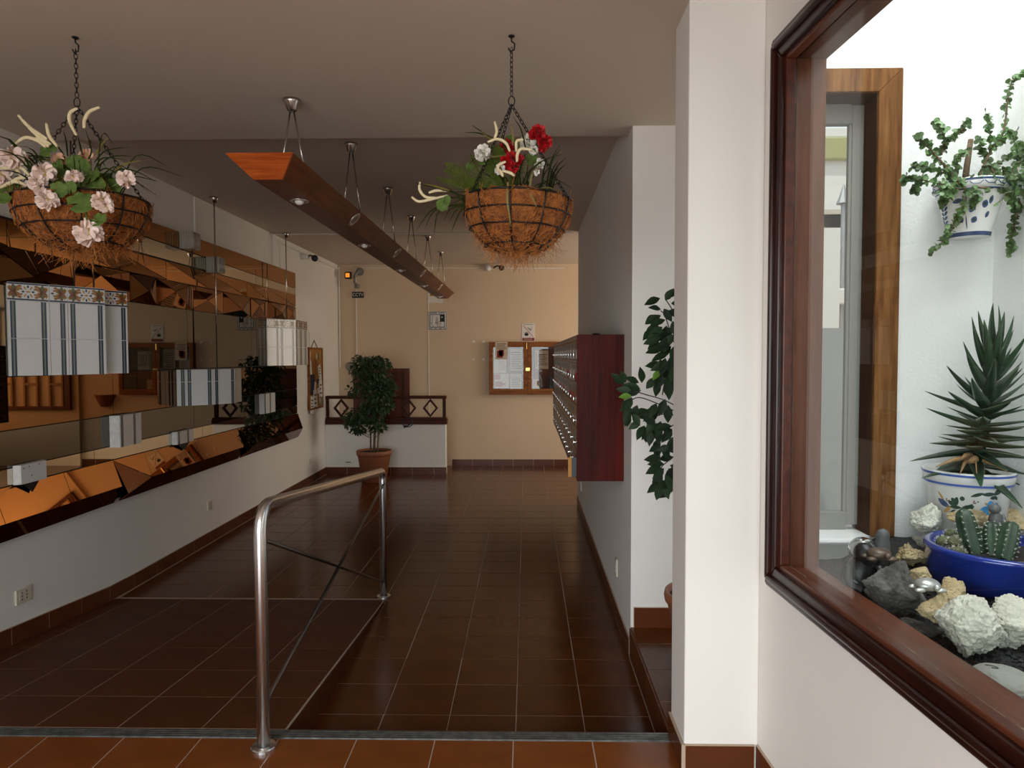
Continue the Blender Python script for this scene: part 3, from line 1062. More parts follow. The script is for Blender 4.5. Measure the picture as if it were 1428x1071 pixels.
# ---------------------------------------------------------------- tile clad boxes on the mural
def petal2d(cx, cz, ang_, L, w):
    out = []
    for t in range(9):
        s_ = t / 8
        out.append((s_ * L, w * math.sin(PI * s_) ** .7))
    for t in range(7, 0, -1):
        s_ = t / 8
        out.append((s_ * L, -w * math.sin(PI * s_) ** .7))
    ca, sa = math.cos(ang_), math.sin(ang_)
    return [(cx + x * ca - y * sa, cz + x * sa + y * ca) for x, y in out]


def frieze_shapes(w=.2, h=.097):
    """motif of one ornamental frieze tile: list of (material slot, polygon)"""
    sh = []
    for sg in (-1, 1):
        cx = sg * .064
        flip = 0 if sg > 0 else PI
        for a, L, wd_, mt in ((1.35, .040, .010, 4), (-1.35, .040, .010, 4), (2.2, .042, .010, 3), (-2.2, .042, .010, 3), (0.6, .040, .010, 3), (-0.6, .040, .010, 3), (0.9, .034, .007, 3), (-0.9, .034, .007, 3), (1.9, .032, .006, 4), (-1.9, .032, .006, 4), (2.6, .036, .006, 3), (-2.6, .036, .006, 3),
                              (0.3, .030, .006, 4), (-0.3, .030, .006, 4)):
            aa = a if sg > 0 else PI - a
            sh.append((mt, petal2d(cx, 0, aa, L, wd_)))
        sh.append((5, petal2d(cx + sg * .004, .012, PI / 2, .024, .007)))
        sh.append((5, petal2d(cx + sg * .004, -.012, -PI / 2, .024, .007)))
        sh.append((4, petal2d(cx - .007, 0, 0, .014, .006)))
        sh.append((3, petal2d(sg * .008, .010, PI / 2 - sg * .6, .024, .004)))
        sh.append((3, petal2d(sg * .008, -.010, -PI / 2 + sg * .6, .024, .004)))
        sh.append((2, petal2d(sg * .016, 0, 0 if sg > 0 else PI, .016, .005)))
    for sx in (-1, 1):
        for sz in (-1, 1):
            sh.append((3, petal2d(sx * .030, sz * .022, sz * (PI / 2 - sx * .9), .020, .005)))
            sh.append((4, petal2d(sx * .026, sz * .010, sz * (.5 if sx > 0 else PI - .5), .018, .004)))
            sh.append((4, petal2d(sx * .050, sz * .026, sz * (PI - .4 if sx > 0 else .4), .020, .004)))
            sh.append((3, petal2d(sx * .088, sz * .008, sz * PI / 2, .024, .005)))
    sh.append((2, petal2d(0, .018, PI / 2, .018, .005)))
    sh.append((2, petal2d(0, -.018, -PI / 2, .018, .005)))
    sh.append((3, petal2d(-.012, 0, 0, .024, .005)))
    return sh


FR = [(m_, p_) for m_, p_ in frieze_shapes()]
TM = ['wtile', 'btile', 'navy', 'ochre', 'rust', 'olive', 'gtile', 'edge']


def ctile(parent, p, dx, nrm, w, z0, z1, u0=0.0, kind='plain'):
    """a glazed tile; p is its left bottom corner on the face, u0 = cut-off start within a 0.2 m tile"""
    b = MB()
    g = .0012
    th = .008
    p, dx, nrm = Vector((p[0], p[1], 0)), Vector(dx), Vector(nrm)

    def Q(u, z, o):
        return p + dx * u + nrm * o + Vector((0, 0, z))
    b.prism([Q(g, z0 + g, 0), Q(w - g, z0 + g, 0), Q(w - g, z1 - g, 0), Q(g, z1 - g, 0)], nrm * th, 0)
    for i in range(len(b.f) - 4, len(b.f)):
        b.m[i] = 7

    def patch(ua, ub, za, zb, mt, o=th + .0004):
        ua, ub = max(ua, u0 + g), min(ub, u0 + w - g)
        if ub - ua > .002:
            b.add([Q(ua - u0, za, o), Q(ub - u0, za, o), Q(ub - u0, zb, o), Q(ua - u0, zb, o)], [(0, 1, 2, 3)], mt)
    if kind == 'plain':
        for c in (.026, .174):
            patch(c - .013, c + .013, z0 + g, z1 - g, 6)
            patch(c - .013, c - .004, z0 + g, z1 - g, 1, th + .0006)
            patch(c + .004, c + .013, z0 + g, z1 - g, 1, th + .0006)
    elif kind == 'frieze':
        patch(0, .2, z0 + .003, z0 + .011, 2)
        patch(0, .2, z1 - .011, z1 - .003, 2)
        zc = (z0 + z1) / 2
        for mt, poly in FR:
            us = [.1 + q[0] for q in poly]
            if min(us) > u0 + g and max(us) < u0 + w - g:
                b.add([Q(.1 + q[0] - u0, zc + q[1], th + .0006 + .0002 * mt) for q in poly], [tuple(range(len(poly)))], mt)
    return b.build('tile', TM, parent)


def tface(parent, p0, p1, cols, rows_, out):
    """clad the vertical face p0->p1 with tiles; cols: (width, u0); rows: (z0, z1, kind)"""
    p0, p1 = Vector((*p0, 0)), Vector((*p1, 0))
    d = (p1 - p0).normalized()
    n = Vector((d.y, -d.x, 0))
    if n.dot(Vector((*out, 0))) < 0:
        n = -n
    L = (p1 - p0).length
    tot = sum(c[0] for c in cols)
    s_ = 0
    for w, u0 in cols:
        wr = w * L / tot
        for z0, z1, k in rows_:
            ctile(parent, p0 + d * s_, d, n, wr, z0, z1, u0, k)
        s_ += wr


def tbox(label, foot, z0, z1, group=None):
    c = Vector((sum(p[0] for p in foot) / len(foot), sum(p[1] for p in foot) / len(foot), z0))
    t = thing('tiled_box', label, 'box', c, group)
    b = MB()
    b.prism([(p[0], p[1], z0 + .001) for p in foot], (0, 0, z1 - z0 - .002))
    b.build('body', 'edge', t)
    return t


ROW3 = [(1.523, 1.722, 'plain'), (1.723, 1.922, 'plain'), (1.923, 2.02, 'frieze')]
MXs = MX + .0005
A, Bq, Sq, Eq = (MXs, 3.68), (-2.454, 4.104), (-2.538, 4.126), (-2.432, 4.295)
t = tbox('large white tile box with blue stripes and flowered border, nearest one, left edge', [A, Bq, Sq, Eq, (MXs, 4.42)], 1.523, 2.02)
tface(t, A, Bq, [(.2, 0), (.092, .108), (.2, 0)], ROW3, (1, -1))
tface(t, Sq, Eq, [(.2, 0)], ROW3, (1, -1))
for x, y in ((-2.600, 4.06), (-2.585, 4.22)):
    b = MB()
    b.tube([(x, y, 2.02), (x, y, ZR - .04)], .005, 8)
    r = b.build('rod', 'nickel', t, True)
    b = MB()
    b.lathe([(0, 0), (.03, 0), (.03, -.01), (.02, -.04), (0, -.04)], 16, (x, y, ZR))
    b.build('rod_cap', 'nickel', r, True)
A, Bq, Eq = (MXs, 7.40), (-2.52, 7.722), (-2.548, 8.22)
t = tbox('far white tile box with flowered border beside the cork board', [A, Bq, Eq, (MXs, 8.30)], 1.523, 2.02)
tface(t, A, Bq, [(.16, .04), (.2, 0)], ROW3, (1, -1))
tface(t, Bq, Eq, [(.2, 0), (.2, 0), (.1, 0)], ROW3, (1, 0))
b = MB()
b.tube([(-2.615, 7.74, 2.02), (-2.615, 7.74, ZR - .04)], .006, 8)
r = b.build('rod', 'nickel', t, True)
b = MB()
b.lathe([(0, 0), (.036, 0), (.036, -.012), (.02, -.05), (0, -.05)], 16, (-2.615, 7.74, ZR))
b.build('rod_cap', 'nickel', r, True)
A, Bq, Eq = (MXs, 5.47), (-2.515, 5.62), (-2.405, 5.80)
t = tbox('middle white tile box without border at the end of the long thin rod', [A, Bq, Eq, (-2.45, 6.06), (MXs, 6.10)], 1.238, 1.523)
R2 = [(1.238, 1.425, 'plain'), (1.426, 1.523, 'plain')]
tface(t, A, Bq, [(.07, .13), (.2, 0)], R2, (1, -1))
tface(t, Bq, Eq, [(.07, .13), (.15, .05)], R2, (1, -1))
b = MB()
b.tube([(-2.622, 5.98, 1.523), (-2.622, 5.98, ZR - .04)], .006, 8)
r = b.build('rod', 'nickel', t, True)
b = MB()
b.lathe([(0, 0), (.036, 0), (.036, -.012), (.02, -.05), (0, -.05)], 16, (-2.622, 5.98, ZR))
b.build('rod_cap', 'nickel', r, True)
for lab, y0, y1, z0, z1, u0, dep, kind in (
        ('small striped tile box with a chipped white side, on the grey mirror strip', 4.57, 4.84, 1.030, 1.240, 0, .055, 'plain'),
        ('tiny striped tile box low under the middle tile box', 5.38, 5.66, .945, 1.045, 0, .03, 'plain'),
        ('small striped tile box in front of the mirrored plant', 7.17, 7.50, 1.035, 1.240, 0, .04, 'plain'),
        ('plain white tile with nail holes low at the left picture edge', 3.69, 3.90, .945, 1.050, 0, .03, 'blank')):
    t = tbox(lab, [(MXs, y0), (MX + dep, y0 + .01), (MX + dep, y1), (MXs, y1 + .02)], z0, z1)
    tface(t, (MX + dep, y0 + .01), (MX + dep, y1), [(.2, u0)], [(z0, z1, kind)], (1, 0))
    if kind == 'blank':
        b = MB()
        for yy, zz in ((3.72, 1.03), (3.76, 1.035), (3.84, 1.036), (3.78, .985)):
            b.tube([(MX + dep + .008, yy, zz), (MX + dep + .0085, yy, zz)], .004, 8)
        b.build('nail_hole', 'ink', t)
    if lab.startswith(('tiny', 'plain')):
        b = MB()
        ym = (y0 + y1) / 2
        b.prism([(MX + .02, y0 + .04, z0), (MX + .02, y1 - .04, z0), (MX + .026, ym, z0 - .055)], (.004, 0, 0))
        b.build('bracket', 'black', t)

# pressed glass cube lamps on top of the mural
for lab, y, z in (('pressed glass cube lamp higher on the mirror strip, left one of two', 5.62, 2.47), ('pressed glass cube lamp lower on the mirror strip, behind the long rod', 6.08, 2.335)):
    t = thing('glass_lamp', lab, 'lamp', (MX, y, z))
    b = MB()
    b.box((MX + .001, y - .065, z), (MX + .11, y + .065, z + .135))
    b.build('shade', 'pressglass', t, False, .006)
    b = MB()
    for k in range(7):
        yy = y - .054 + .018 * k
        b.tube([(MX + .111, yy, z + .006), (MX + .111, yy, z + .128)], .005, 6)
    for k in range(5):
        xx = MX + .02 + .02 * k
        b.tube([(xx, y - .066, z + .006), (xx, y - .066, z + .128)], .005, 6)
    b.build('ribs', 'pressglass', t, True)

# far-hall lattice, wall planter and desk (seen in the mirrors)
lt = thing('wooden_lattice', 'wooden slat screen on the far wall, seen reflected in the mural', 'screen', (2.15, YB - .08, .86))
for k in range(9):
    x = 1.42 + .19 * k
    boxes('slat', [((x - .014, YB - .09, .88), (x + .014, YB - .06, 2.3))], 'lattice', False, 0, lt)
    if k % 2 == 0 and k < 8:
        for z in (1.22, 1.75):
            boxes('crosspiece', [((x, YB - .088, z - .014), (x + .19, YB - .062, z + .014))], 'lattice', False, 0, lt)
boxes('frame', [((1.30, YB - .10, .84), (3.1, YB - .052, .89)), ((1.30, YB - .10, 2.3), (3.1, YB - .052, 2.35)), ((1.30, YB - .10, .89), (1.37, YB - .052, 2.3)), ((3.04, YB - .10, .89), (3.1, YB - .052, 2.3))], 'doorwood', False, 0, lt)
b = MB()
b.lathe([(0, 0), (.07, 0), (.10, .05), (.15, .17), (.158, .18), (.14, .18), (.09, .05), (0, .04)], 16, (.82, YB, .88), a0=PI, a1=2 * PI)
tag(b.build('wall_planter', 'terra', None, True), 'terracotta half bowl on the far wall, reflected beside the mirrored cabinet', 'planter')
dk = thing('dark_desk', 'dark desk at the far right of the hall, reflected at the left picture edge', 'desk', (2.3, 9.3, 0))
boxes('desktop', [((1.75, 8.95, .74), (2.9, 9.6, .79))], 'mahogh', False, .005, dk)
boxes('desk_front', [((1.8, 9.0, 0), (2.85, 9.55, .74))], 'black', False, 0, dk)

# ================================================================== FLOWER BASKETS
def petalmesh(w, L, cup, segs=4):
    """cupped petal: local Y outwards, Z up"""
    vs, fs = [], []
    for i in range(segs + 1):
        t = i / segs
        ww = w * math.sin(PI * (.12 + .78 * t)) ** .8
        for j in (-1, 0, 1):
            vs.append((j * ww, t * L, cup * t * t + (.18 * ww if j else 0) + (RND.uniform(-.1, .1) * w if t > .6 else 0)))
    for i in range(segs):
        for j in range(2):
            a = i * 3 + j
            fs.append((a, a + 1, a + 4, a + 3))
    return vs, fs


def flowerhead(parent, c, r, mat, core='pistil', n=46, name='flower'):
    b = MB()
    c = Vector(c)
    b.ell(c, r * .45, r * .45, r * .45, 8, 6, 1)
    for k in range(n):
        th = math.acos(1 - 2 * (k + .5) / n)
        ph = k * 2.39996
        d = Vector((math.sin(th) * math.cos(ph), math.sin(th) * math.sin(ph), math.cos(th)))
        d = (d + rv(.25)).normalized()
        vs, fs = petalmesh(r * RND.uniform(.24, .34), r * RND.uniform(.50, .68), r * .15)
        tang = (d.orthogonal() + rv(.9)).normalized()
        dirv = (d * RND.uniform(.35, .8) + tang * .6).normalized()
        mt = frame(c + d * r * .42, dirv, d)
        b.add([mt @ Vector(v) for v in vs], fs, 0)
    return b.build(name, [mat, core], parent, True)


def roundleaf(parent, c, r, nrm, mat='leafg', name='leaf'):
    """scalloped geranium leaf"""
    b = MB()
    n = Vector(nrm).normalized()
    x = n.orthogonal().normalized()
    x = (Matrix.Rotation(RND.uniform(0, 6.28), 3, n) @ x)
    y = n.cross(x)
    c = Vector(c)
    vs = [c - n * r * .18]
    K = 28
    for ring in (.5, 1.0):
        for j in range(K):
            a = 2 * PI * j / K
            rr = r * ring * (1 + (.07 * math.cos(7 * a) if ring == 1 else 0))
            notch = 1 - (.75 * max(0, 1 - abs(((a + PI) % (2 * PI)) - PI) / .22)) * (1 if ring == 1 else .4)
            lift = r * (.10 * ring * math.cos(7 * a) + .05 * ring)
            vs.append(c + (x * math.cos(a) + y * math.sin(a)) * rr * notch + n * lift * (ring - .35))
    fs = [(0, 1 + j, 1 + (j + 1) % K) for j in range(K)]
    fs += [(1 + j, 1 + K + j, 1 + K + (j + 1) % K, 1 + (j + 1) % K) for j in range(K)]
    b.add(vs, fs)
    return b.build(name, mat, parent, True)


def blade(mb, pts, w, m=None, side=None):
    """tapering grass blade along pts"""
    P = bez(pts, 5)
    k = len(P)
    vs = []
    for i, p in enumerate(P):
        t = i / (k - 1)
        ww = w * (1 - t) ** .6 * (.5 + min(t * 4, 1) * .5)
        tg = (P[min(i + 1, k - 1)] - P[max(0, i - 1)]).normalized()
        sd = side if side is not None else Vector((0, -1, .3))
        x = tg.cross(sd)
        x = x.normalized() if x.length > 1e-4 else tg.orthogonal().normalized()
        vs += [p - x * ww, p + x * ww]
    mb.add(vs, [(2 * i, 2 * i + 1, 2 * i + 3, 2 * i + 2) for i in range(k - 1)], m)


def catkin(parent, pts, r):
    P = bez(pts, 6)
    k = len(P)
    b = MB()
    b.tube(P, [r * (.75 + .35 * math.sin(PI * i / (k - 1))) for i in range(k)], 8)
    b.build('catkin', 'catkin', parent, True)


def chainlinks(mb, a, b_, pitch, r, t):
    a, b_ = Vector(a), Vector(b_)
    n = max(2, int((b_ - a).length / pitch))
    d = (b_ - a).normalized()
    s0 = d.orthogonal().normalized()
    s1 = d.cross(s0)
    for i in range(n):
        c = a.lerp(b_, (i + .5) / n)
        sd = s0 if i % 2 else s1
        pts = [c + d * math.cos(q * PI / 5) * pitch * .72 + sd * math.sin(q * PI / 5) * r for q in range(10)]
        mb.tube(pts, t, 5, closed=True)


def basket(label, hook, ring_z, rc, rad, depth, tilt):
    """hanging wire basket; rc rim centre"""
    t = thing('hanging_basket', label, 'flower basket', rc)
    hook, rc = Vector(hook), Vector(rc)
    TR = Matrix.Rotation(tilt, 3, 'Y')
    b = MB()
    b.tube([hook, hook - Vector((0, 0, .02)), hook + Vector((.012, 0, -.03)), hook + Vector((.010, 0, -.052)), hook + Vector((-.006, 0, -.058)), hook + Vector((-.012, 0, -.045))], .003, 6)
    b.lathe([(0, 0), (.012, 0), (.012, -.004), (0, -.004)], 10, hook)
    b.build('ceiling_hook', 'iron', t, True)
    ring = Vector((hook.x, hook.y, ring_z))
    b = MB()
    chainlinks(b, hook - Vector((0, 0, .045)), ring + Vector((0, 0, .02)), .017, .0062, .0016)
    b.tube([ring + Vector((math.cos(a * PI / 6) * .012, 0, math.sin(a * PI / 6) * .018)) for a in range(12)], .0022, 6, closed=True)
    rims = []
    for a in (.05, 2.35, 3.75):
        p = rc + TR @ Vector((math.cos(a) * rad, math.sin(a) * rad, 0))
        rims.append(p)
        chainlinks(b, ring - Vector((0, 0, .015)), p, .016, .0058, .0016)
    b.build('chain', 'iron', t, True)
    # coir liner

    def sp(th, ph, rr=1.0):
        sr = math.sin(th) ** .85
        q = Vector((sr * math.cos(ph) * rad * rr, sr * math.sin(ph) * rad * rr, -math.cos(th) * depth * rr))
        return rc + TR @ q
    NU, NV = 100, 28
    vs, fs = [], []
    for i in range(NV + 1):
        th = PI / 2 * i / NV * 1.02
        for j in range(NU):
            ph = 2 * PI * j / NU
            k = 1.0 + .05 * noise.noise(Vector((math.cos(ph) * 4, math.sin(ph) * 4, th * 4 + rc.x))) + .025 * noise.noise(Vector((math.cos(ph) * 14, math.sin(ph) * 14, th * 14)))
            k *= .955 + .075 * abs(math.cos(5 * (ph - .2 - PI / 10))) * math.sin(th) ** .6
            vs.append(sp(th, ph, k))
    for i in range(NV):
        for j in range(NU):
            fs.append((i * NU + j, i * NU + (j + 1) % NU, (i + 1) * NU + (j + 1) % NU, (i + 1) * NU + j))
    b = MB()
    b.add(vs, fs)
    b.add([rc + TR @ Vector((math.cos(2 * PI * j / 24) * rad * .93, math.sin(2 * PI * j / 24) * rad * .93, -.015)) for j in range(24)], [tuple(range(24))])
    b.build('coir_liner', 'coir', t, True)
    b = MB()
    for q in range(1700):
        th = PI / 2 * math.sqrt(RND.random()) if q % 4 else PI / 2 * RND.random() * .5
        ph = RND.uniform(0, 2 * PI)
        p = sp(th, ph, .96 + .065 * abs(math.cos(5 * (ph - .2 - PI / 10))))
        L = RND.uniform(.02, .055) * (1.5 if th < .8 else 1)
        nrm = (p - rc).normalized()
        out_ = .12 if q % 4 else .6
        d1 = (nrm * out_ + (rv(1.0) - nrm * (.0 if q % 4 == 0 else .0)) + Vector((0, 0, -.25))).normalized()
        if q % 4:
            d1 = (d1 - nrm * d1.dot(nrm) * .9 + nrm * .06).normalized()
            p = p + nrm * .003
        d2_ = (d1 + rv(.8) + Vector((0, 0, -.25))).normalized()
        if q % 4:
            d2_ = (d2_ - nrm * d2_.dot(nrm)).normalized()
        b.tube([p, p + d1 * L * .5, p + d1 * L * .5 + d2_ * L * .6], .0008 if q % 4 else .0006, 3, caps=False)
    o = b.build('coir_fibre', 'fibre', t)
    o['kind'] = 'stuff'
    b = MB()
    b.tube([rc + TR @ Vector((math.cos(2 * PI * j / 48) * rad * 1.02, math.sin(2 * PI * j / 48) * rad * 1.02, 0)) for j in range(48)], .0042, 6, closed=True)
    for th in (.55, .98, 1.28):
        b.tube([sp(th, 2 * PI * j / 60, 1.03 + .035 * abs(math.cos(5 * (2 * PI * j / 60 - .2 - PI / 10)))) for j in range(60)], .0030, 5, closed=True)
    for k in range(10):
        ph = 2 * PI * k / 10 + .2
        b.tube([sp(PI / 2 * (1 - i / 12), ph, 1.035) for i in range(12)], .0032, 5)
    b.build('wire_frame', 'iron', t, True)
    return t


def loc_(px, py, Y):
    return at(px, py, Y)


# left basket, pink flowers
LY = 2.70
tl = basket('left hanging wire basket of pink geraniums above the tile box', (-1.70, LY, ZF), loc_(103, 143, LY).z, loc_(116, 281, LY), .225, .185, -.02)
q = lambda x, y: (x / 4.868, 130 + y / 4.868)
for x, y, r, mt, Y in ((85, 430, 17, 'petalp', 2.56), (12, 555, 15, 'petalp', 2.6), (300, 550, 16, 'petalp', 2.50), (255, 610, 13, 'petalp', 2.48), (320, 725, 15, 'petalp', 2.44),
                       (500, 575, 12.5, 'petalp', 2.5), (690, 735, 14, 'petalp', 2.44), (725, 775, 10, 'petalp', 2.44), (855, 580, 13, 'petalp', 2.52), (600, 950, 20, 'petalp', 2.42),
                       (590, 430, 11, 'petaly', 2.66), (400, 450, 10, 'petaly', 2.62), (270, 655, 9, 'petalp', 2.47)):
    Yc = Y
    flowerhead(tl, loc_(*q(x, y), Yc), r * Yc / 992, mt, n=72 if r > 12 else 48)
for x, y, r, Y in ((330, 385, 12, 2.6), (550, 745, 17, 2.42), (665, 860, 12, 2.42), (400, 655, 11, 2.46), (620, 565, 13, 2.56), (510, 470, 11, 2.6), (650, 640, 15, 2.55), (20, 715, 10, 2.5),
                   (180, 690, 13, 2.55), (760, 650, 14, 2.6), (420, 580, 14, 2.58), (390, 500, 11, 2.6), (480, 640, 9, 2.47), (560, 500, 11, 2.6), (590, 640, 14, 2.6), (700, 600, 14, 2.64),
                   (440, 520, 13, 2.64), (100, 640, 12, 2.62), (250, 640, 12, 2.6), (30, 650, 12, 2.6)):
    roundleaf(tl, loc_(*q(x, y), Y), r * Y / 992 * 1.05, Vector((RND.uniform(-.4, .4), -1, RND.uniform(-.2, .7))))
b = MB()
for (x0, y0, Y0), (x1, y1, Y1) in (((585, 790, 2.45), (590, 900, 2.44)), ((480, 640, 2.6), (700, 640, 2.5)), ((560, 720, 2.6), (585, 790, 2.44)), ((700, 670, 2.6), (840, 590, 2.54))):
    b.tube([loc_(*q(x0, y0), Y0), loc_(*q(x1, y1), Y1)], .003, 6)
b.build('stem', 'leafg', tl, True)
for pts in ([(125, 150), (200, 230), (320, 312)], [(195, 235), (270, 300), (345, 348)], [(315, 205), (335, 290), (390, 362)], [(100, 348), (170, 302), (250, 320), (312, 367)],
            [(527, 102), (480, 130), (473, 190), (518, 286)], [(675, 95), (610, 125), (575, 180), (570, 238)], [(200, 560), (140, 505), (30, 512)], [(150, 565), (90, 500), (10, 510)],
            [(195, 632), (100, 600), (0, 642)], [(190, 570), (120, 580), (60, 620)], [(240, 305), (300, 330), (330, 365)]):
    catkin(tl, [loc_(*q(x, y), 2.58) for x, y in pts], .0062)
b = MB()
for pts in ([(690, 590), (800, 522), (920, 530), (1075, 610)], [(640, 470), (720, 390), (885, 365)], [(660, 500), (760, 430), (925, 428)], [(640, 520), (700, 440), (860, 455)],
            [(690, 560), (770, 500), (800, 520)], [(340, 440), (240, 425), (150, 430)], [(340, 460), (260, 440), (200, 470)], [(130, 390), (90, 350), (40, 300)], [(440, 440), (420, 400), (370, 330)],
            [(460, 430), (450, 330), (430, 250)], [(560, 420), (540, 340), (525, 280)], [(600, 450), (620, 380), (575, 230)], [(620, 590), (720, 510), (860, 600)], [(240, 480), (200, 440), (160, 430)],
            [(260, 690), (140, 690), (60, 650)], [(250, 680), (150, 700), (90, 720)], [(220, 660), (120, 650), (30, 690)], [(200, 640), (100, 660), (10, 600)]):
    blade(b, [loc_(*q(x, y), 2.62) for x, y in pts], .0045)
for _ in range(26):
    a0 = RND.uniform(0, 2 * PI)
    c0 = wloc(tl) + Vector((math.cos(a0) * .12, math.sin(a0) * .12, -.01))
    dv = Vector((math.cos(a0), math.sin(a0), 0)) * RND.uniform(.10, .22)
    h = RND.uniform(.08, .22)
    blade(b, [c0, c0 + dv * .5 + Vector((0, 0, h)), c0 + dv * 1.3 + Vector((0, 0, h * .75))], .004)
o = b.build('grass_blades', 'grass', tl)
o['kind'] = 'stuff'
b = MB()
for pts in ([(780, 525), (850, 480), (965, 455)], [(645, 420), (690, 350), (740, 290)], [(400, 450), (330, 450), (220, 455)]):
    blade(b, [loc_(*q(x, y), 2.62) for x, y in pts], .005)
o = b.build('olive_blades', 'grasso', tl)
o['kind'] = 'stuff'

# right basket, red and white flowers
RY_ = 2.73
tr = basket('right hanging wire basket of red and white flowers below the ceiling edge', (-.055, RY_, ZF), loc_(713, 141, RY_).z, loc_(722, 279, RY_), .200, .196, .035)
q = lambda x, y: (570 + x / 5.1, 150 + y / 5.1)
for x, y, r, mt, Y in ((915, 180, 12.5, 'petalr', 2.66), (968, 245, 11, 'petalr', 2.66), (955, 290, 7, 'petalr', 2.66), (725, 380, 15, 'petalr', 2.62), (740, 425, 9, 'petalr', 2.6), (795, 360, 5, 'petalr', 2.62), (700, 275, 10, 'petalr', 2.74),
                       (845, 250, 12, 'petalw', 2.68), (890, 305, 7, 'petalw', 2.68), (525, 325, 12, 'petalw', 2.62), (930, 400, 8, 'petalw', 2.66), (910, 460, 5, 'petalw', 2.62), (648, 440, 8, 'petalw', 2.58)):
    flowerhead(tr, loc_(*q(x, y), Y), r * Y / 992, mt, n=70 if r > 9 else 36, core='leafg' if mt == 'petalw' else 'maroon')
for pts in ([(612, 100), (626, 170), (610, 218)], [(560, 246), (630, 224), (690, 252), (720, 312)], [(815, 228), (768, 240), (765, 312)], [(880, 302), (800, 294), (772, 335), (770, 386)],
            [(690, 384), (640, 410), (636, 455)], [(665, 450), (720, 464), (752, 486)], [(645, 440), (672, 492)],
            [(80, 530), (78, 585), (120, 635), (190, 640)], [(22, 637), (70, 668), (150, 655), (278, 625)], [(142, 606), (200, 590), (292, 592)]):
    catkin(tr, [loc_(*q(x, y), 2.56 if pts[0][0] > 300 else 2.66) for x, y in pts], .0052)
for x, y, r, Y in ((240, 690, 9, 2.62), (270, 660, 7, 2.62), (435, 420, 6, 2.68), (590, 410, 11, 2.72), (880, 370, 9, 2.7), (530, 370, 9, 2.66), (720, 235, 8, 2.74), (640, 330, 9, 2.72), (790, 260, 7, 2.74)):
    roundleaf(tr, loc_(*q(x, y), Y), r * Y / 992, Vector((RND.uniform(-.5, .5), -1, RND.uniform(-.3, .6))))


def frond(parent, pts, w, Y):
    P = bez(pts, 13)
    b = MB()
    b.tube(P, .0018, 5)
    k = len(P)
    for i in range(2, k):
        t = i / (k - 1)
        tg = (P[min(i + 1, k - 1)] - P[i - 1]).normalized()
        sdv = tg.cross(Vector((0, -1, .2))).normalized()
        L = w * math.sin(PI * min(1, .18 + .80 * t)) ** .8
        for sg in (-1, 1):
            d = (sdv * sg + tg * .55).normalized()
            pp = P[i] + rv(.001)
            b.add([pp - tg * .0014, pp + tg * .0014, pp + d * L * .55 + tg * .0018 + Vector((0, 0, -.002)), pp + d * L, pp + d * L * .5 - tg * .0012], [(0, 1, 2, 3, 4)])
    b.build('fern_frond', 'fern', parent)


for pts, w in (([(560, 610), (450, 520), (350, 450), (262, 398)], .042), ([(520, 610), (420, 540), (330, 480), (252, 447)], .036), ([(600, 620), (530, 520), (480, 420), (440, 340)], .045),
               ([(620, 620), (590, 520), (560, 420), (520, 370)], .045), ([(640, 620), (640, 540), (660, 480), (640, 430)], .042), ([(660, 615), (690, 550), (640, 500)], .040),
               ([(500, 620), (400, 570), (300, 540), (195, 498)], .03), ([(580, 615), (520, 570), (450, 540), (390, 560)], .036), ([(720, 610), (770, 520), (800, 420), (830, 330)], .035),
               ([(700, 610), (720, 540), (740, 470)], .04), ([(640, 400), (620, 330), (640, 270)], .04), ([(610, 620), (500, 590), (430, 610)], .03)):
    frond(tr, [loc_(*q(x, y), 2.66) for x, y in pts], w, 2.66)
b = MB()
for pts in ([(600, 235), (530, 180), (440, 120)], [(620, 225), (500, 182), (385, 178)], [(830, 290), (800, 160), (740, 60)], [(830, 480), (950, 380), (1097, 328)], [(900, 575), (1030, 510), (1180, 585)],
            [(860, 600), (920, 545), (990, 545)], [(400, 690), (180, 720), (45, 885)], [(400, 690), (200, 720), (112, 860)], [(400, 680), (220, 730), (176, 925)], [(405, 690), (300, 720), (250, 805)],
            [(405, 700), (350, 770), (300, 897)], [(405, 690), (330, 740), (290, 812)], [(400, 680), (320, 600), (230, 590)], [(430, 650), (300, 600), (0, 525)], [(430, 650), (300, 640), (200, 655)],
            [(760, 590), (790, 450), (830, 330)], [(780, 590), (830, 500), (850, 390)], [(740, 590), (760, 500), (790, 400)], [(800, 590), (840, 520), (905, 350)], [(560, 350), (480, 360), (420, 410)],
            [(600, 620), (480, 600), (300, 600)], [(820, 600), (850, 540), (900, 480)], [(480, 640), (400, 640), (280, 700)], [(700, 300), (660, 240), (640, 200)], [(480, 640), (360, 620), (260, 560)]):
    blade(b, [loc_(*q(x, y), 2.64) for x, y in pts], .0042)
for _ in range(30):
    a0 = RND.uniform(0, 2 * PI)
    c0 = wloc(tr) + Vector((math.cos(a0) * .09 + .03, math.sin(a0) * .1, -.01))
    dv = Vector((math.cos(a0), math.sin(a0), 0)) * RND.uniform(.04, .10)
    h = RND.uniform(.08, .2)
    blade(b, [c0, c0 + dv * .4 + Vector((0, 0, h * .7)), c0 + dv + Vector((0, 0, h))], .004)
o = b.build('grass_blades', 'grass', tr)
o['kind'] = 'stuff'
b = MB()
for pts in ([(706, 530), (700, 650), (715, 760), (726, 850)], [(850, 590), (880, 640), (912, 712)], [(740, 270), (740, 200), (722, 110)], [(290, 590), (190, 560), (95, 540)], [(690, 600), (650, 640), (610, 700)],
            [(910, 580), (1000, 570), (1050, 600)], [(700, 340), (600, 350), (530, 350)], [(620, 230), (560, 210), (510, 160)], [(860, 590), (880, 470), (960, 400)]):
    blade(b, [loc_(*q(x, y), 2.53 if pts[0][0] in (706, 850) else 2.62) for x, y in pts], .005)
o = b.build('olive_blades', 'grasso', tr)
o['kind'] = 'stuff'

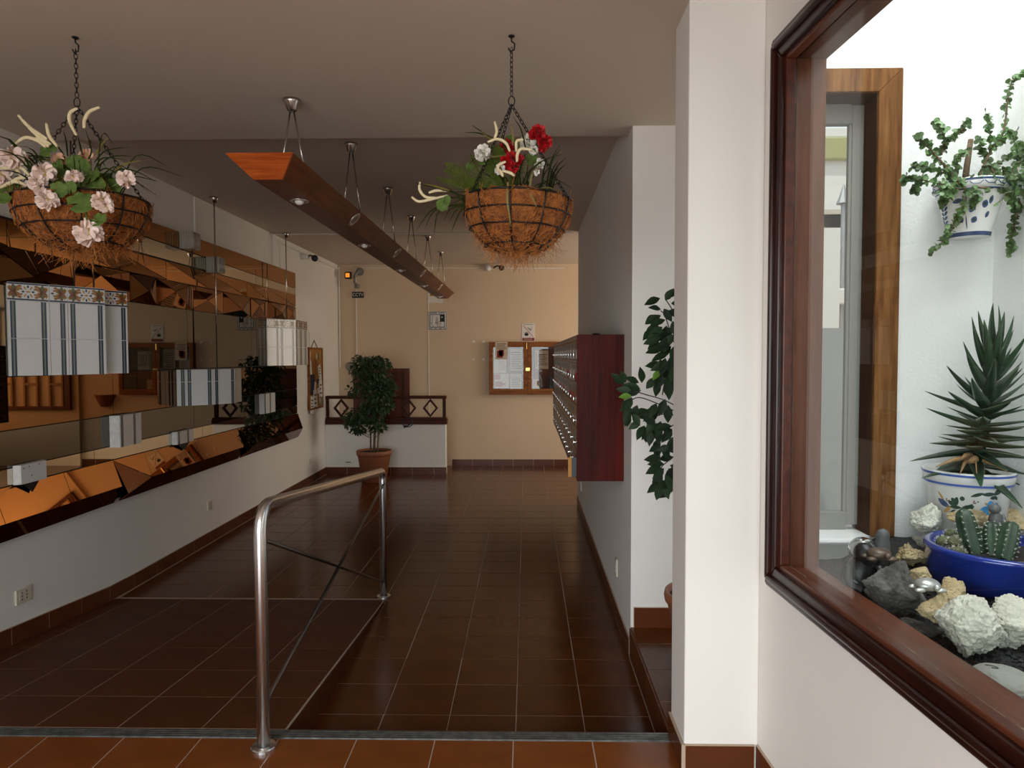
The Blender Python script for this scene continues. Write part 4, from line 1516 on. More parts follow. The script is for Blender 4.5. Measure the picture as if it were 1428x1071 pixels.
# ================================================================== FICUS TREES
def leafshape(L, w, bend=.12):
    vs, fs = [], []
    prof = [(0, .02), (.12, .45), (.3, .92), (.48, 1.0), (.66, .80), (.82, .45), (.93, .16), (1.0, .0)]
    for t, k in prof:
        zb = -bend * L * t * t
        vs += [(-w * k, t * L, zb + w * k * .28), (0, t * L, zb), (w * k, t * L, zb + w * k * .28)]
    for i in range(len(prof) - 1):
        for j in range(2):
            a = 3 * i + j
            fs.append((a, a + 1, a + 4, a + 3))
    return vs, fs


def potlathe(name, parent, c, rt, rb, h, mat, rim=.03, n=36):
    b = MB()
    b.lathe([(0, 0), (rb, 0), (rb + (rt - rb) * .86 * .93, h * .82 - .0), (rt * .955, h * .83), (rt * .965, h * .86), (rt * .97, h - rim), (rt, h - rim + .004), (rt * 1.02, h - rim * .4), (rt, h),
             (rt * .92, h), (rt * .9, h * .9), (0, h * .9)], n, c)
    return b.build(name, mat, parent, True)


# far tree in the terracotta pot
f1 = thing('potted_ficus', 'bushy ficus tree in a terracotta pot before the half wall', 'plant', (-1.985, 9.18, 0))
c = Vector((-1.985, 9.18, 0))
potlathe('pot', f1, c, .225, .155, .40, 'terra', .06)
b = MB()
b.lathe([(0, .008), (.2, 0)], 24, c + Vector((0, 0, .375)))
b.build('soil', 'soil', f1)
stems = [[c + Vector((.0, 0, .37)), c + Vector((.01, 0, .8)), c + Vector((-.03, 0, 1.2)), c + Vector((-.05, 0, 1.62))],
         [c + Vector((-.05, .03, .37)), c + Vector((-.06, .03, .75)), c + Vector((-.16, .02, 1.0)), c + Vector((-.2, 0, 1.3))],
         [c + Vector((.05, -.02, .37)), c + Vector((.07, -.02, .7)), c + Vector((.12, -.02, 1.0)), c + Vector((.14, 0, 1.25))]]
for sgm, r in zip(stems, (.016, .012, .011)):
    b = MB()
    P = bez(sgm, 6)
    b.tube(P, [r * (1 - .6 * i / len(P)) for i in range(len(P))], 7)
    b.build('trunk', 'bark', f1, True)
b = MB()
lv, lf = leafshape(.072, .017)
blobs = [(-.05, 1.58, .22, .09, 160), (.12, 1.54, .12, .08, 70), (-.16, 1.47, .14, .10, 120), (.02, 1.38, .20, .14, 230), (-.12, 1.25, .17, .14, 150), (.13, 1.22, .17, .16, 230),
         (.08, 1.02, .20, .16, 220), (-.13, .96, .10, .1, 50), (-.22, .86, .17, .10, 160), (-.28, .78, .12, .09, 90), (.02, .82, .14, .12, 120), (-.2, .68, .09, .07, 50), (.06, .68, .09, .06, 40),
         (-.27, 1.16, .07, .08, 25)]
br = MB()
for bx, bz, rx, rz_, n in blobs:
    cc = c + Vector((bx, 0, bz))
    for _ in range(3):
        br.tube([c + Vector((bx * .3, 0, bz - .12)), cc + Vector((RND.uniform(-rx, rx) * .7, RND.uniform(-.1, .1), RND.uniform(-rz_, rz_) * .6))], .003, 4)
    for _ in range(n):
        d = rv().normalized() * RND.random() ** .45
        p = cc + Vector((d.x * rx, d.y * min(rx, .17), d.z * rz_))
        dirv = Vector((d.x * .7 + RND.uniform(-.6, .6), d.y * .5 + RND.uniform(-.7, .4), RND.uniform(-1.0, .15)))
        mt = frame(p, dirv, Vector((RND.uniform(-.6, .6), -.5, 1)), *[RND.uniform(.8, 1.15)] * 3)
        b.add([mt @ Vector(v) for v in lv], lf)
br.build('twigs', 'bark', f1)
o = b.build('foliage', 'leaff', f1)
o['kind'] = 'stuff'

# right-hand ficus on the landing, mostly hidden by the pillar
c = Vector((.865, 3.36, ZL))
f2 = thing('potted_ficus', 'large-leaved artificial ficus half hidden behind the white pillar', 'plant', c)
potlathe('pot', f2, c, .205, .14, .34, 'terra', .05)
b = MB()
b.lathe([(0, .01), (.185, 0)], 24, c + Vector((0, 0, .315)))
b.build('soil', 'soil', f2)
b = MB()
trunk = bez([c + Vector((0, 0, .3)), c + Vector((-.02, 0, .9)), c + Vector((.0, 0, 1.4)), c + Vector((-.05, 0, 1.75))], 6)
b.tube(trunk, [.018 * (1 - .6 * i / len(trunk)) for i in range(len(trunk))], 8)
b.build('trunk', 'bark', f2, True)
lms = []
for L, w in ((.062, .0165), (.074, .019), (.084, .0205)):
    bb = MB()
    bb.add(*leafshape(L, w))
    lms.append(mesh_from(bb, 'leaf', 'leafd', (0, 0, 0), True)[0])
ly = lms[0].copy()
ly.materials[0] = M['leafy']
p2 = lambda x, y, Y=3.36: at(860 + x / 4.87, 380 + y / 4.87, Y)
branches = [[(480, 620), (430, 400), (380, 260), (330, 180)], [(480, 640), (400, 500), (330, 300), (300, 260)], [(480, 950), (330, 870), (200, 830), (100, 800)], [(480, 1000), (340, 960), (230, 990), (180, 1010)],
            [(480, 980), (300, 900), (160, 850), (90, 870)], [(480, 700), (380, 700), (330, 740), (310, 830)], [(440, 1000), (330, 1080), (290, 1180), (300, 1300)], [(440, 1200), (350, 1280), (300, 1330), (290, 1420)],
            [(480, 560), (420, 620), (350, 660)]]
bm2 = MB()
for pts in branches:
    bm2.tube(bez([p2(x, y, 3.36 + RND.uniform(-.06, .06)) for x, y in pts], 5), .0026, 5)
bm2.build('twigs', 'barkd', f2)
LV = []
spec = [  # x, y, angle in picture (deg, 0 = right, 90 = up), size index
    (330, 190, 60, 0), (295, 175, 200, 1), (340, 170, 40, 1), (370, 210, 0, 1), (390, 165, 20, 0), (300, 250, 170, 0), (320, 245, 300, 1), (350, 260, 340, 1), (270, 290, 215, 1), (300, 290, 210, 2), (330, 320, 200, 2),
    (280, 330, 230, 1), (260, 350, 240, 1), (310, 370, 215, 2), (240, 390, 225, 1), (270, 400, 235, 1), (340, 360, 260, 2), (380, 330, 280, 2), (350, 420, 200, 2), (390, 420, 230, 2), (330, 480, 210, 2), (370, 500, 225, 2),
    (310, 520, 190, 1), (350, 550, 200, 2), (400, 560, 240, 2), (310, 630, 180, 2), (300, 665, 225, 2), (340, 640, 240, 2), (380, 620, 250, 2), (350, 700, 260, 2), (370, 680, 280, 2), (400, 700, 230, 2),
    (300, 590, 260, 1), (330, 580, 255, 2), (360, 590, 260, 2), (170, 750, 92, 1), (150, 750, 155, 1), (160, 790, 165, 2), (165, 800, 190, 2), (100, 800, 175, 1), (200, 790, 50, 2), (100, 840, 182, 1), (100, 860, 225, 2),
    (105, 850, 235, 2), (60, 750, 110, 0), (45, 755, 140, 1), (90, 940, 250, 1), (80, 950, 265, 1), (140, 900, 250, 1), (100, 920, 230, 1), (110, 960, 300, 0), (290, 740, 255, 1), (350, 740, 270, 2), (330, 750, 290, 2),
    (330, 860, 250, 2), (240, 910, 250, 1), (210, 930, 200, 2), (270, 890, 240, 2), (280, 930, 230, 2), (350, 900, 270, 2), (160, 1010, 215, 0), (170, 960, 320, 2), (240, 960, 190, 2), (260, 1000, 240, 2), (300, 1010, 250, 2),
    (220, 1030, 250, 2), (190, 1040, 235, 2), (250, 1050, 260, 2), (290, 1060, 265, 2), (320, 1030, 300, 1), (270, 1020, 280, 2), (370, 1040, 190, 2), (375, 1060, 230, 2), (200, 1060, 270, 1), (240, 1080, 255, 1), (280, 1130, 260, 1),
    (300, 1160, 220, 1), (290, 1170, 250, 1), (310, 1180, 300, 1), (340, 1170, 30, 1), (330, 1175, 330, 1), (360, 1180, 200, 0), (300, 1260, 182, 2), (290, 1270, 10, 1), (300, 1310, 205, 2), (320, 1300, 180, 1), (360, 1310, 340, 2), (350, 1330, 300, 2), (380, 1320, 250, 2),
    (310, 1360, 240, 2), (330, 1370, 290, 2), (290, 1420, 225, 2), (300, 1440, 255, 2), (310, 1430, 290, 2), (330, 1410, 310, 1), (370, 1420, 200, 2), (375, 1470, 215, 1), (320, 1330, 220, 1), (350, 450, 245, 2), (300, 440, 200, 2),
    (380, 460, 200, 2), (320, 400, 180, 2), (290, 460, 215, 1), (390, 380, 210, 2), (390, 500, 260, 2), (345, 620, 200, 2), (390, 640, 260, 2), (310, 690, 250, 1)]
for k, (x, y, a, si) in enumerate(spec):
    a = math.radians(a)
    p = p2(x, y, 3.36 + RND.uniform(-.09, .05))
    dirv = Vector((math.cos(a), RND.uniform(-.45, .2), math.sin(a)))
    up = Vector((RND.uniform(-.5, .5), -1, RND.uniform(.0, .9)))
    s_ = RND.uniform(.92, 1.1)
    inst(ly if (x, y) in ((100, 840), (300, 665)) else lms[si], 'leaf', f2, frame(p, dirv, up, s_, s_, s_))
for k in range(60):
    p = c + Vector((RND.uniform(-.05, .25), RND.uniform(-.15, .2), RND.uniform(.85, 1.8)))
    s_ = RND.uniform(.9, 1.1)
    inst(RND.choice(lms), 'leaf', f2, frame(p, Vector((RND.uniform(-1, 1), RND.uniform(-1, .5), RND.uniform(-1, .2))), Vector((0, -.6, 1)) + rv(.4), s_, s_, s_))

# ================================================================== MAILBOXES
mbx = thing('mailbox_unit', 'mahogany mailbox cabinet on the right wall with rows of small doors', 'mailboxes', (.42, 5.9, .90))
X0, X1, Y0, Y1, Z0, Z1 = .296, XR, 4.09, 7.74, .900, 1.745
boxes('side_panel', [((X0 - .006, Y0, Z0), (X1, Y0 + .022, Z1))], 'mahog', False, .003, mbx)
boxes('side_panel', [((X0 - .006, Y1 - .022, Z0), (X1, Y1, Z1))], 'mahog', False, .003, mbx)
boxes('top_panel', [((X0 - .006, Y0 + .022, Z1 - .022), (X1, Y1 - .022, Z1))], 'mahogh', False, .002, mbx)
boxes('bottom_panel', [((X0 - .006, Y0 + .022, Z0), (X1, Y1 - .022, Z0 + .022))], 'mahogh', False, .002, mbx)
boxes('carcass', [((X0 + .10, Y0 + .022, Z0 + .022), (X1, Y1 - .022, Z1 - .022))], 'bplastic', False, 0, mbx)
NR, NC = 6, 13
zs = (Z1 - Z0 - .044) / NR
ys = (Y1 - Y0 - .044) / NC
for r in range(NR + 1):
    z = Z0 + .022 + r * zs
    boxes('shelf_rail', [((X0 - .002, Y0 + .022, z - .009), (X0 + .1, Y1 - .022, z + .009))], 'mbrail', False, 0, mbx)
for cc in range(NC + 1):
    y = Y0 + .022 + cc * ys
    boxes('divider', [((X0 + .001, y - .007, Z0 + .022), (X0 + .1, y + .007, Z1 - .022))], 'mbface', False, 0, mbx)
bb = MB()
bb.box((0, -ys / 2 + .012, -zs / 2 + .012), (.012, ys / 2 - .012, zs / 2 - .012))
door_me = mesh_from(bb, 'mailbox_door', 'mbface', (0, 0, 0))[0]
bb = MB()
bb.box((-.0012, -.085, .014), (0, .085, .044))
slot_me = mesh_from(bb, 'letter_slot', 'bplastic', (0, 0, 0))[0]
bb = MB()
bb.box((-.0015, -.075, -.050), (0, .060, .006))
card_me = [mesh_from(bb, 'name_card', mt, (0, 0, 0))[0] for mt in ('paper', 'papert', 'redp', 'mbface')]
bb = MB()
bb.tube([(-.010, 0, 0), (0, 0, 0)], .011, 10)
bb.box((-.012, -.003, -.008), (-.010, .003, .008))
lock_me = mesh_from(bb, 'lock', 'chrome', (0, 0, 0))[0]
for r in range(NR):
    for cc in range(NC):
        if r == 0 and cc == 0:
            continue
        y = Y0 + .022 + (cc + .5) * ys
        z = Z0 + .022 + (r + .5) * zs
        d = inst(door_me, 'mailbox_door', mbx, Matrix.Translation((X0, y, z)))
        inst(slot_me, 'letter_slot', d, Matrix.Translation((X0, y, z)))
        cm = card_me[0] if r == 5 else (RND.choice([card_me[0], card_me[2], card_me[2], card_me[1]]) if r == 4 else (card_me[2] if r == 3 and RND.random() < .4 else (card_me[1] if RND.random() < .15 else card_me[3])))
        inst(cm, 'name_card', d, Matrix.Translation((X0, y - .02, z)))
        inst(lock_me, 'lock', d, Matrix.Translation((X0, y + .085, z - .025)))
y, z = Y0 + .022 + .5 * ys, Z0 + .022 + .5 * zs
b = MB()
b.box((X0 - .055, Y0 + .03, Z0 + .02), (X0 - .035, Y0 + .045, Z0 + .02 + zs - .02))
b.box((X0 - .035, Y0 + .032, Z0 + .02), (X0 + .002, Y0 + .043, Z0 + .02 + zs - .02), 1)
o = b.build('mailbox_door', ['pine', 'bplastic'], mbx)
o['label'] = 'open door with a raw pine edge at the bottom near corner'
b = MB()
b.lathe([(0, .016), (.02, .014), (.03, 0), (0, 0)], 12, (.42, 4.3, Z1))
tag(b.build('bottle_cap', 'bplastic', None, True), 'small black knob lying on top of the mailbox cabinet', 'cap')

# ================================================================== NOTICE CABINET
nc = thing('notice_cabinet', 'glazed wooden notice cabinet hung on the far wall', 'cabinet', (.02, YB - .06, 1.05))
cx0, cx1, cz0, cz1 = -.545, .575, 1.055, 1.825
yf = YB - .085
boxes('back_panel', [((cx0 + .01, YB - .012, cz0 + .01), (cx1 - .01, YB - .002, cz1 - .01))], 'doorwood', False, 0, nc)
for a, c2 in (((cx0, cz0), (cx0 + .035, cz1)), ((cx1 - .035, cz0), (cx1, cz1)), ((cx0 + .035, cz0), (cx1 - .035, cz0 + .035)), ((cx0 + .035, cz1 - .035), (cx1 - .035, cz1))):
    boxes('case_side', [((a[0], yf + .02, a[1]), (c2[0], YB, c2[1]))], 'cabwood', False, .002, nc)
for x0, x1 in ((cx0, .012), (.018, cx1)):
    d = MB()
    wq = .058
    d.box((x0, yf, cz0), (x0 + wq, yf + .022, cz1))
    d.box((x1 - wq, yf, cz0), (x1, yf + .022, cz1))
    d.box((x0 + wq, yf, cz0), (x1 - wq, yf + .022, cz0 + .085))
    d.box((x0 + wq, yf, cz1 - .075), (x1 - wq, yf + .022, cz1))
    dd_ = d.build('glass_door', 'cabwood', nc, False, .004)
    b = MB()
    b.box((x0 + wq - .004, yf + .009, cz0 + .08), (x1 - wq + .004, yf + .012, cz1 - .07))
    b.build('pane', 'darkglass', dd_)
b = MB()
b.box((-.015, yf - .012, 1.40), (.05, yf, 1.45))
b.build('latch', 'brass', nc, False, .003)
b = MB()
b.tube([(.0, yf - .004, 1.72), (.0, yf - .004, 1.81)], .010, 8)
b.build('hinge', 'brass', nc)


def sheet(label, x0, x1, z0, z1, y, mat='paper', cat='paper', marks=(), th=.002, group=None, name='notice'):
    """flat print; marks: (mat, x0, x1, z0, z1) in 0..1 of the sheet"""
    b = MB()
    b.box((x0, y - th, z0), (x1, y, z1))
    mats = [mat]
    for mt, a, c2, e, f in marks:
        if mt not in mats:
            mats.append(mt)
        b.add([(x0 + (x1 - x0) * a, y - th - .0006, z0 + (z1 - z0) * e), (x0 + (x1 - x0) * c2, y - th - .0006, z0 + (z1 - z0) * e), (x0 + (x1 - x0) * c2, y - th - .0006, z0 + (z1 - z0) * f), (x0 + (x1 - x0) * a, y - th - .0006, z0 + (z1 - z0) * f)],
              [(0, 1, 2, 3)], mats.index(mt))
    return tag(b.build(name, mats), label, cat, group)


lines = lambda z0, z1, n, a=.12, c=.88: tuple(('ink', a, c - (.12 if i % 3 == 2 else 0), z0 + (z1 - z0) * i / n, z0 + (z1 - z0) * (i + .35) / n) for i in range(n))
yb = YB - .013
sheet('white sheet with a red print, bottom left inside the notice cabinet', -.47, -.26, 1.15, 1.36, yb, marks=(('redp', .05, .55, .1, .45), ('redp', .0, .4, .6, .95), ('redp', .3, .75, .2, .35)))
sheet('large plain white sheet behind the left cabinet pane', -.48, -.30, 1.37, 1.74, yb - .003, marks=(('papert', .45, .95, .1, .5),))
sheet('grey printed sheet, upper right behind the left cabinet pane', -.24, -.06, 1.40, 1.73, yb, 'papert', marks=lines(.1, .9, 8))
sheet('small printed sheet, lower right behind the left cabinet pane', -.24, -.07, 1.14, 1.36, yb, marks=lines(.15, .85, 6))
sheet('cream certificate in the right half of the notice cabinet', .13, .32, 1.43, 1.70, yb, 'papert', marks=lines(.2, .85, 7, .25, .9) + (('bluep', .06, .12, .1, .9),))
sheet('small pale card at the bottom of the right cabinet half', .09, .19, 1.14, 1.28, yb, 'papert')
sheet('printed leaflet taped over the top of the left cabinet door', -.455, -.275, 1.57, 1.825, yf, 'papert', marks=(('maroon', .15, .6, .1, .5), ('maroon', .3, .7, .2, .55)) + lines(.6, .95, 4, .1, .9))
b = MB()
b.box((.33, YB - .07, 1.13), (.50, YB - .014, 1.33))
tag(b.build('black_box', 'bplastic', None, False, .004), 'small black box standing inside the notice cabinet on the right', 'box')

# signs on the far wall
s1 = MB()
sx0, sx1, sz0, sz1 = -.068, .122, 1.835, 2.095
s1.box((sx0, YB - .006, sz0), (sx1, YB - .001, sz1))
sg = tag(s1.build('drug_ban_sign', 'paper', None, False, .002), 'white sign with a crossed-out leaf and cigarette above the notice cabinet', 'sign')
b = MB()
ysn = YB - .0068
b.add([(sx0 + .008, ysn, sz0 + .008), (sx1 - .008, ysn, sz0 + .008), (sx1 - .008, ysn, sz0 + .050), (sx0 + .008, ysn, sz0 + .050)], [(0, 1, 2, 3)], 0)
b.build('red_band', 'maroon', sg)
b = MB()
for i in range(9):
    x = sx0 + .03 + .014 * i
    b.box((x, ysn - .001, sz0 + .034), (x + .009, ysn - .0005, sz0 + .041))
    b.box((x, ysn - .001, sz0 + .018), (x + .010, ysn - .0005, sz0 + .025))
b.build('small_print', 'ochre', sg)
b = MB()
for i in range(11):
    x = sx0 + .028 + .0125 * i
    b.box((x, ysn - .0004, sz1 - .02), (x + .009, ysn, sz1 - .011))
b.build('small_print', 'gplastic', sg)
b = MB()
b.tube([(sx0 + .02, ysn, sz1 - .030), (sx1 - .02, ysn, sz0 + .065)], .0035, 4)
b.build('diagonal_bar', 'redp', sg)
b = MB()
for a, L in ((90, .058), (62, .05), (118, .05), (35, .042), (145, .042), (10, .034), (170, .034), (-25, .022), (205, .022)):
    b.add([(u, ysn, w_) for u, w_ in petal2d(sx0 + .068, sz0 + .088, math.radians(a), L, .006)], [tuple(range(16))])
b.build('leaf_emblem', 'ink', sg)
b = MB()
b.tube([(sx0 + .085, ysn, sz1 - .062), (sx0 + .135, ysn, sz1 - .098)], [.0035, .0065], 6)
b.tube([(sx0 + .140, ysn, sz1 - .095), (sx0 + .150, ysn, sz1 - .075), (sx0 + .140, ysn, sz1 - .06), (sx0 + .152, ysn, sz1 - .042)], .0015, 4)
b.build('cigarette_emblem', 'ink', sg)

s2 = MB()
qx0, qx1, qz0, qz1 = -1.445, -1.168, 2.000, 2.278
s2.box((qx0, YB - .006, qz0), (qx1, YB - .0045, qz1))
sg2 = tag(s2.build('silence_sign', 'paper', None, False, .002), 'square black and white pictogram sign on the far wall', 'sign')
b = MB()


def ringrect(mb, x0, x1, z0, z1, t, y):
    for a in (((x0, z0), (x1, z0 + t)), ((x0, z1 - t), (x1, z1)), ((x0, z0 + t), (x0 + t, z1 - t)), ((x1 - t, z0 + t), (x1, z1 - t))):
        mb.box((a[0][0], y - .001, a[0][1]), (a[1][0], y, a[1][1]))


ys2 = YB - .0062
ringrect(b, qx0 + .006, qx1 - .006, qz0 + .006, qz1 - .006, .006, ys2)
ringrect(b, qx0 + .025, qx1 - .03, qz0 + .04, qz1 - .045, .009, ys2)
b.box((qx1 - .10, ys2 - .002, qz1 - .155), (qx1 - .032, ys2, qz1 - .048))
b.build('black_border', 'ink', sg2)
b = MB()
zz = lambda f: qz0 + .045 + f * .185
xx = lambda f: qx0 + .034 + f * .21
for pts in ([(.1, 1), (.2, .8), (.13, .6), (.16, .4), (.1, .3), (.18, .1), (.25, 0)], [(.35, .3), (.45, .6), (.4, .8), (.5, .75), (.52, .5), (.45, .3)], [(.35, .3), (.42, .4), (.4, .2), (.5, .3), (.55, .0)],
            [(.5, .3), (.6, .45), (.72, .4), (.75, .25), (.65, .2), (.68, 0)], [(.55, .32), (.7, .3)], [(0, .3), (.12, .33)]):
    b.tube([(xx(x), ys2, zz(z)) for x, z in pts], .003, 4)
b.build('pictogram', 'ink', sg2)
b = MB()
for i in range(7):
    b.box((qx0 + .022 + i * .016, ys2 - .001, qz1 - .033), (qx0 + .034 + i * .016, ys2, qz1 - .019))
    b.box((qx0 + .152 + i * .014, ys2 - .001, qz1 - .033), (qx0 + .162 + i * .014, ys2, qz1 - .019))
for i in range(14):
    if i % 4 != 3:
        b.box((qx0 + .022 + i * .017, ys2 - .001, qz0 + .018), (qx0 + .034 + i * .017, ys2, qz0 + .030))
b.build('small_print', 'ink', sg2)
b = MB()
b.lathe([(0, .001), (.011, .0)], 12)
t_ = MB()
t_.add([(qx1 - .07 + v.x, ys2 - .003 - v.z, qz1 - .088 + v.y) for v in b.v], b.f)
t_.build('white_dot', 'paper', sg2)

cs = MB()
cs.box((-2.555, YB - .024, 2.475), (-2.385, YB - .018, 2.565))
cso = tag(cs.build('cctv_sign', 'ink', None, False, .002), 'small black CCTV sign below the motion lamp', 'sign')
b = MB()
textmesh('CCTV', .066, b, (-2.47, YB - .0246, 2.52), (.92, 0, 0), (0, 0, 1), 0)
b.build('lettering', 'paper', cso)
sheet('white notice with an orange bar behind the end of the beam light', -1.435, -1.225, 2.40, 2.62, YB - .004, marks=(('ochre', .1, .9, .45, .8),))

# motion lamp on the far wall
ml = thing('motion_lamp', 'black square lamp glowing orange on a grey arm in the far corner', 'lamp', (-2.56, YB, 2.66))
b = MB()
b.tube([(-2.44, YB - .002, 2.86), (-2.44, YB - .03, 2.86)], .06, 16)
b.build('wall_plate', 'gplastic', ml, False, .004)
b = MB()
b.tube(bez([(-2.44, YB - .03, 2.86), (-2.47, YB - .09, 2.83), (-2.50, YB - .10, 2.77)], 5), .022, 8)
b.tube(bez([(-2.50, YB - .09, 2.78), (-2.50, YB - .10, 2.70), (-2.47, YB - .10, 2.66)], 5), .018, 8)
b.build('arm', 'gplastic', ml, True)
b = MB()
b.box((-2.625, YB - .20, 2.735), (-2.525, YB - .13, 2.84))
b.build('head', 'bplastic', ml, False, .02)
b = MB()
b.box((-2.604, YB - .206, 2.757), (-2.546, YB - .199, 2.817))
b.build('lens', 'amber', ml, False, .004)
b = MB()
b.lathe([(0, 0), (.03, .005), (.04, .03), (.035, .06), (0, .07)], 14, (-2.46, YB - .11, 2.60))
b.build('sensor', 'gplastic', ml, True)

# security cameras
for lab, base, lens in (('small security camera with black lens on the left wall near the ceiling', (XL, 8.75, 2.845), (XL + .16, 8.78, 2.83)),
                        ('small security camera with black lens on the far wall near the ceiling', (-.56, YB, 2.90), (-.36, YB - .11, 2.895))):
    base, lens = Vector(base), Vector(lens)
    t = thing('security_camera', lab, 'camera', base)
    b = MB()
    if base.x < -2:
        b.tube([base + Vector((0, 0, 0)), base + Vector((.09, .0, 0))], .035, 12)
    else:
        b.tube([base, base + Vector((0, -.08, 0))], .045, 12)
    b.build('mount', 'wplastic', t, True)
    b = MB()
    b.tube(bez([base.lerp(lens, .4), base.lerp(lens, .7) + Vector((0, 0, .03)), lens], 5), .010, 6)
    b.build('cable', 'bplastic', t, True)
    b = MB()
    b.ell(lens, .042, .042, .042, 14, 10)
    b.build('lens_dome', 'bplastic', t, True)

for x, z, w_ in ((-.78, 1.83, 'upper left'), (-.632, 1.83, 'upper right'), (-.78, 1.57, 'lower left'), (-.632, 1.57, 'lower right')):
    b = MB()
    b.box((x - .016, YB - .008, z - .016), (x + .016, YB, z + .016))
    tag(b.build('wall_plug', 'wplastic', None, False, .003), 'tiny white square wall plug left of the notice cabinet, ' + w_ + ' of four', 'wall plug', 'four white plugs on the far wall')

# cable lock on the railing
b = MB()
cl = [(-1.63 + .075 * math.cos(a * PI / 8), 9.675, .715 + .065 * math.sin(a * PI / 8)) for a in range(16)]
b.tube(cl, .006, 6, closed=True)
b.tube([(-1.68, 9.67, .655), (-1.63, 9.67, .668)], [.020, .011], 8)
b.tube([(-1.63, 9.67, .668), (-1.575, 9.67, .70)], .009, 6)
tag(b.build('cable_loop', 'bplastic', None, True), 'black looped cable hanging over the bottom rail of the wooden railing', 'cable')
b = MB()
b.box((-2.49, 9.692, .155), (-2.42, 9.70, .172))
tag(b.build('wall_vent', 'gplastic', None, False, .002), 'small grey slot low on the half wall left of the pot', 'vent')

# outlets
def outlet(label, c, nx, w=.085, h=.085, kind=0):
    t = thing('power_outlet', label, 'outlet', c)
    x, y, z = c
    b = MB()
    b.box((x, y - w / 2, z - h / 2), (x + nx * .012, y + w / 2, z + h / 2))
    b.build('plate', 'plastic', t, False, .005)
    b = MB()
    b.box((x + nx * .012, y - w * .32, z - h * .30), (x + nx * .014, y + w * .32, z + h * .30))
    b.build('insert', 'wplastic' if kind else 'plastic', t, False, .002)
    b = MB()
    for yy in (-.018, .018):
        for zz_ in (-.018, 0, .018):
            b.box((x + nx * .014, y + yy - .004, z + zz_ - .004), (x + nx * .0145, y + yy + .004, z + zz_ + .004))
    b.build('socket_holes', 'ink', t)


outlet('cream double socket on the left wall near the ramp, nearest', (XL, 3.80, .318), 1, .12, .085)
outlet('cream socket on the left wall under the middle of the mural', (XL, 6.10, .325), 1)
outlet('cream socket on the left wall below the cork board', (XL, 8.98, .285), 1, .07, .08)
outlet('white socket low on the right wall near the step', (XR, 4.37, .318), -1, .075, .11, 1)
outlet('white socket low on the right wall under the mailboxes', (XR, 7.22, .295), -1, .06, .10, 1)

# cork board -------------------------------------------------------------
bk = MB()
bk.box((XL, 9.02, .98), (XL + .006, 9.69, 1.93))
tag(bk.build('blank_poster', 'paper', None), 'white backing sheet on the left wall behind the cork board', 'panel')
bk = MB()
bk.box((XL, 8.46, 1.12), (XL + .005, 8.93, 1.50))
tag(bk.build('blank_poster', 'paper', None), 'white sheet on the left wall under the far tile box', 'panel')
cb = thing('cork_board', 'framed cork notice board covered in papers on the left wall', 'notice board', (XL, 9.2, .92))
cy0, cy1, cz0_, cz1_ = 8.92, 9.52, .935, 1.735
boxes('cork', [((XL + .006, cy0 + .02, cz0_ + .02), (XL + .022, cy1 - .02, cz1_ - .02))], 'cork', False, 0, cb)
for a, c2 in (((cy0, cz0_), (cy0 + .025, cz1_)), ((cy1 - .025, cz0_), (cy1, cz1_)), ((cy0 + .025, cz0_), (cy1 - .025, cz0_ + .025)), ((cy0 + .025, cz1_ - .025), (cy1 - .025, cz1_))):
    boxes('frame', [((XL + .006, a[0], a[1]), (XL + .034, c2[0], c2[1]))], 'cabwood', False, .002, cb)
b = MB()
b.tube([(XL + .012, 9.08, 1.735), (XL + .012, 9.2, 1.83), (XL + .012, 9.34, 1.735)], .005, 6)
b.build('hanging_cord', 'gplastic', cb, True)


def pinned(label, y, z, w, h, mat, rot, k):
    b = MB()
    x = XL + .0225 + .0006 * k
    ca, sa = math.cos(rot), math.sin(rot)
    P = [(y + a * w / 2 * ca - c3 * h / 2 * sa, z + a * w / 2 * sa + c3 * h / 2 * ca) for a, c3 in ((-1, -1), (1, -1), (1, 1), (-1, 1))]
    b.prism([(x, p[0], p[1]) for p in P], (.0012, 0, 0), 0)
    if mat == 'paper' and w > .09:
        for i in range(4):
            zz_ = z - h * .3 + h * .18 * i
            b.box((x + .0012, y - w * .3, zz_), (x + .0016, y + w * (.3 if i % 2 else .1), zz_ + h * .06), 1)
    tag(b.build('pinned_note', [mat, 'ink']), label, 'note')


for k, a in enumerate((('green photo card at the top right of the cork board', 9.36, 1.62, .07, .10, 'olive', 0), ('small cream slip at the top middle of the cork board', 9.26, 1.62, .06, .07, 'papert', .2),
                       ('narrow paper strip at the top left of the cork board', 8.97, 1.62, .05, .14, 'paper', 0), ('tilted white letter, upper right of the cork board', 9.39, 1.41, .12, .20, 'paper', .3),
                       ('white slip above the black flyer on the cork board', 9.0, 1.46, .07, .20, 'paper', .2), ('large black flyer in the middle left of the cork board', 9.06, 1.26, .20, .26, 'bluep', 0),
                       ('white triangle of paper below the black flyer', 9.16, 1.16, .08, .26, 'paper', -.2), ('two dark passport photos pinned right of the black flyer', 9.31, 1.29, .11, .06, 'ink', 0),
                       ('large tilted white sheet at the right of the cork board', 9.42, 1.16, .15, .30, 'paper', .15), ('small white note left of the large tilted sheet', 9.30, 1.17, .07, .07, 'paper', 0),
                       ('tall printed flyer at the bottom middle of the cork board', 9.17, 1.04, .16, .30, 'paper', .05), ('printed sheet at the bottom left of the cork board', 9.02, 1.0, .14, .22, 'paper', -.1),
                       ('grey leaflet box at the bottom right of the cork board', 9.44, 1.02, .10, .12, 'gplastic', 0))):
    pinned(*a, k)

# ================================================================== PLANTER BEHIND THE GLASS
def gz(x, y):
    t = min(1, max(0, (y - 1.70) / .55))
    e = min(1, max(0, (x - 1.16) / .16))
    return .862 + .085 * t * t * (3 - 2 * t) * e * e * (3 - 2 * e)


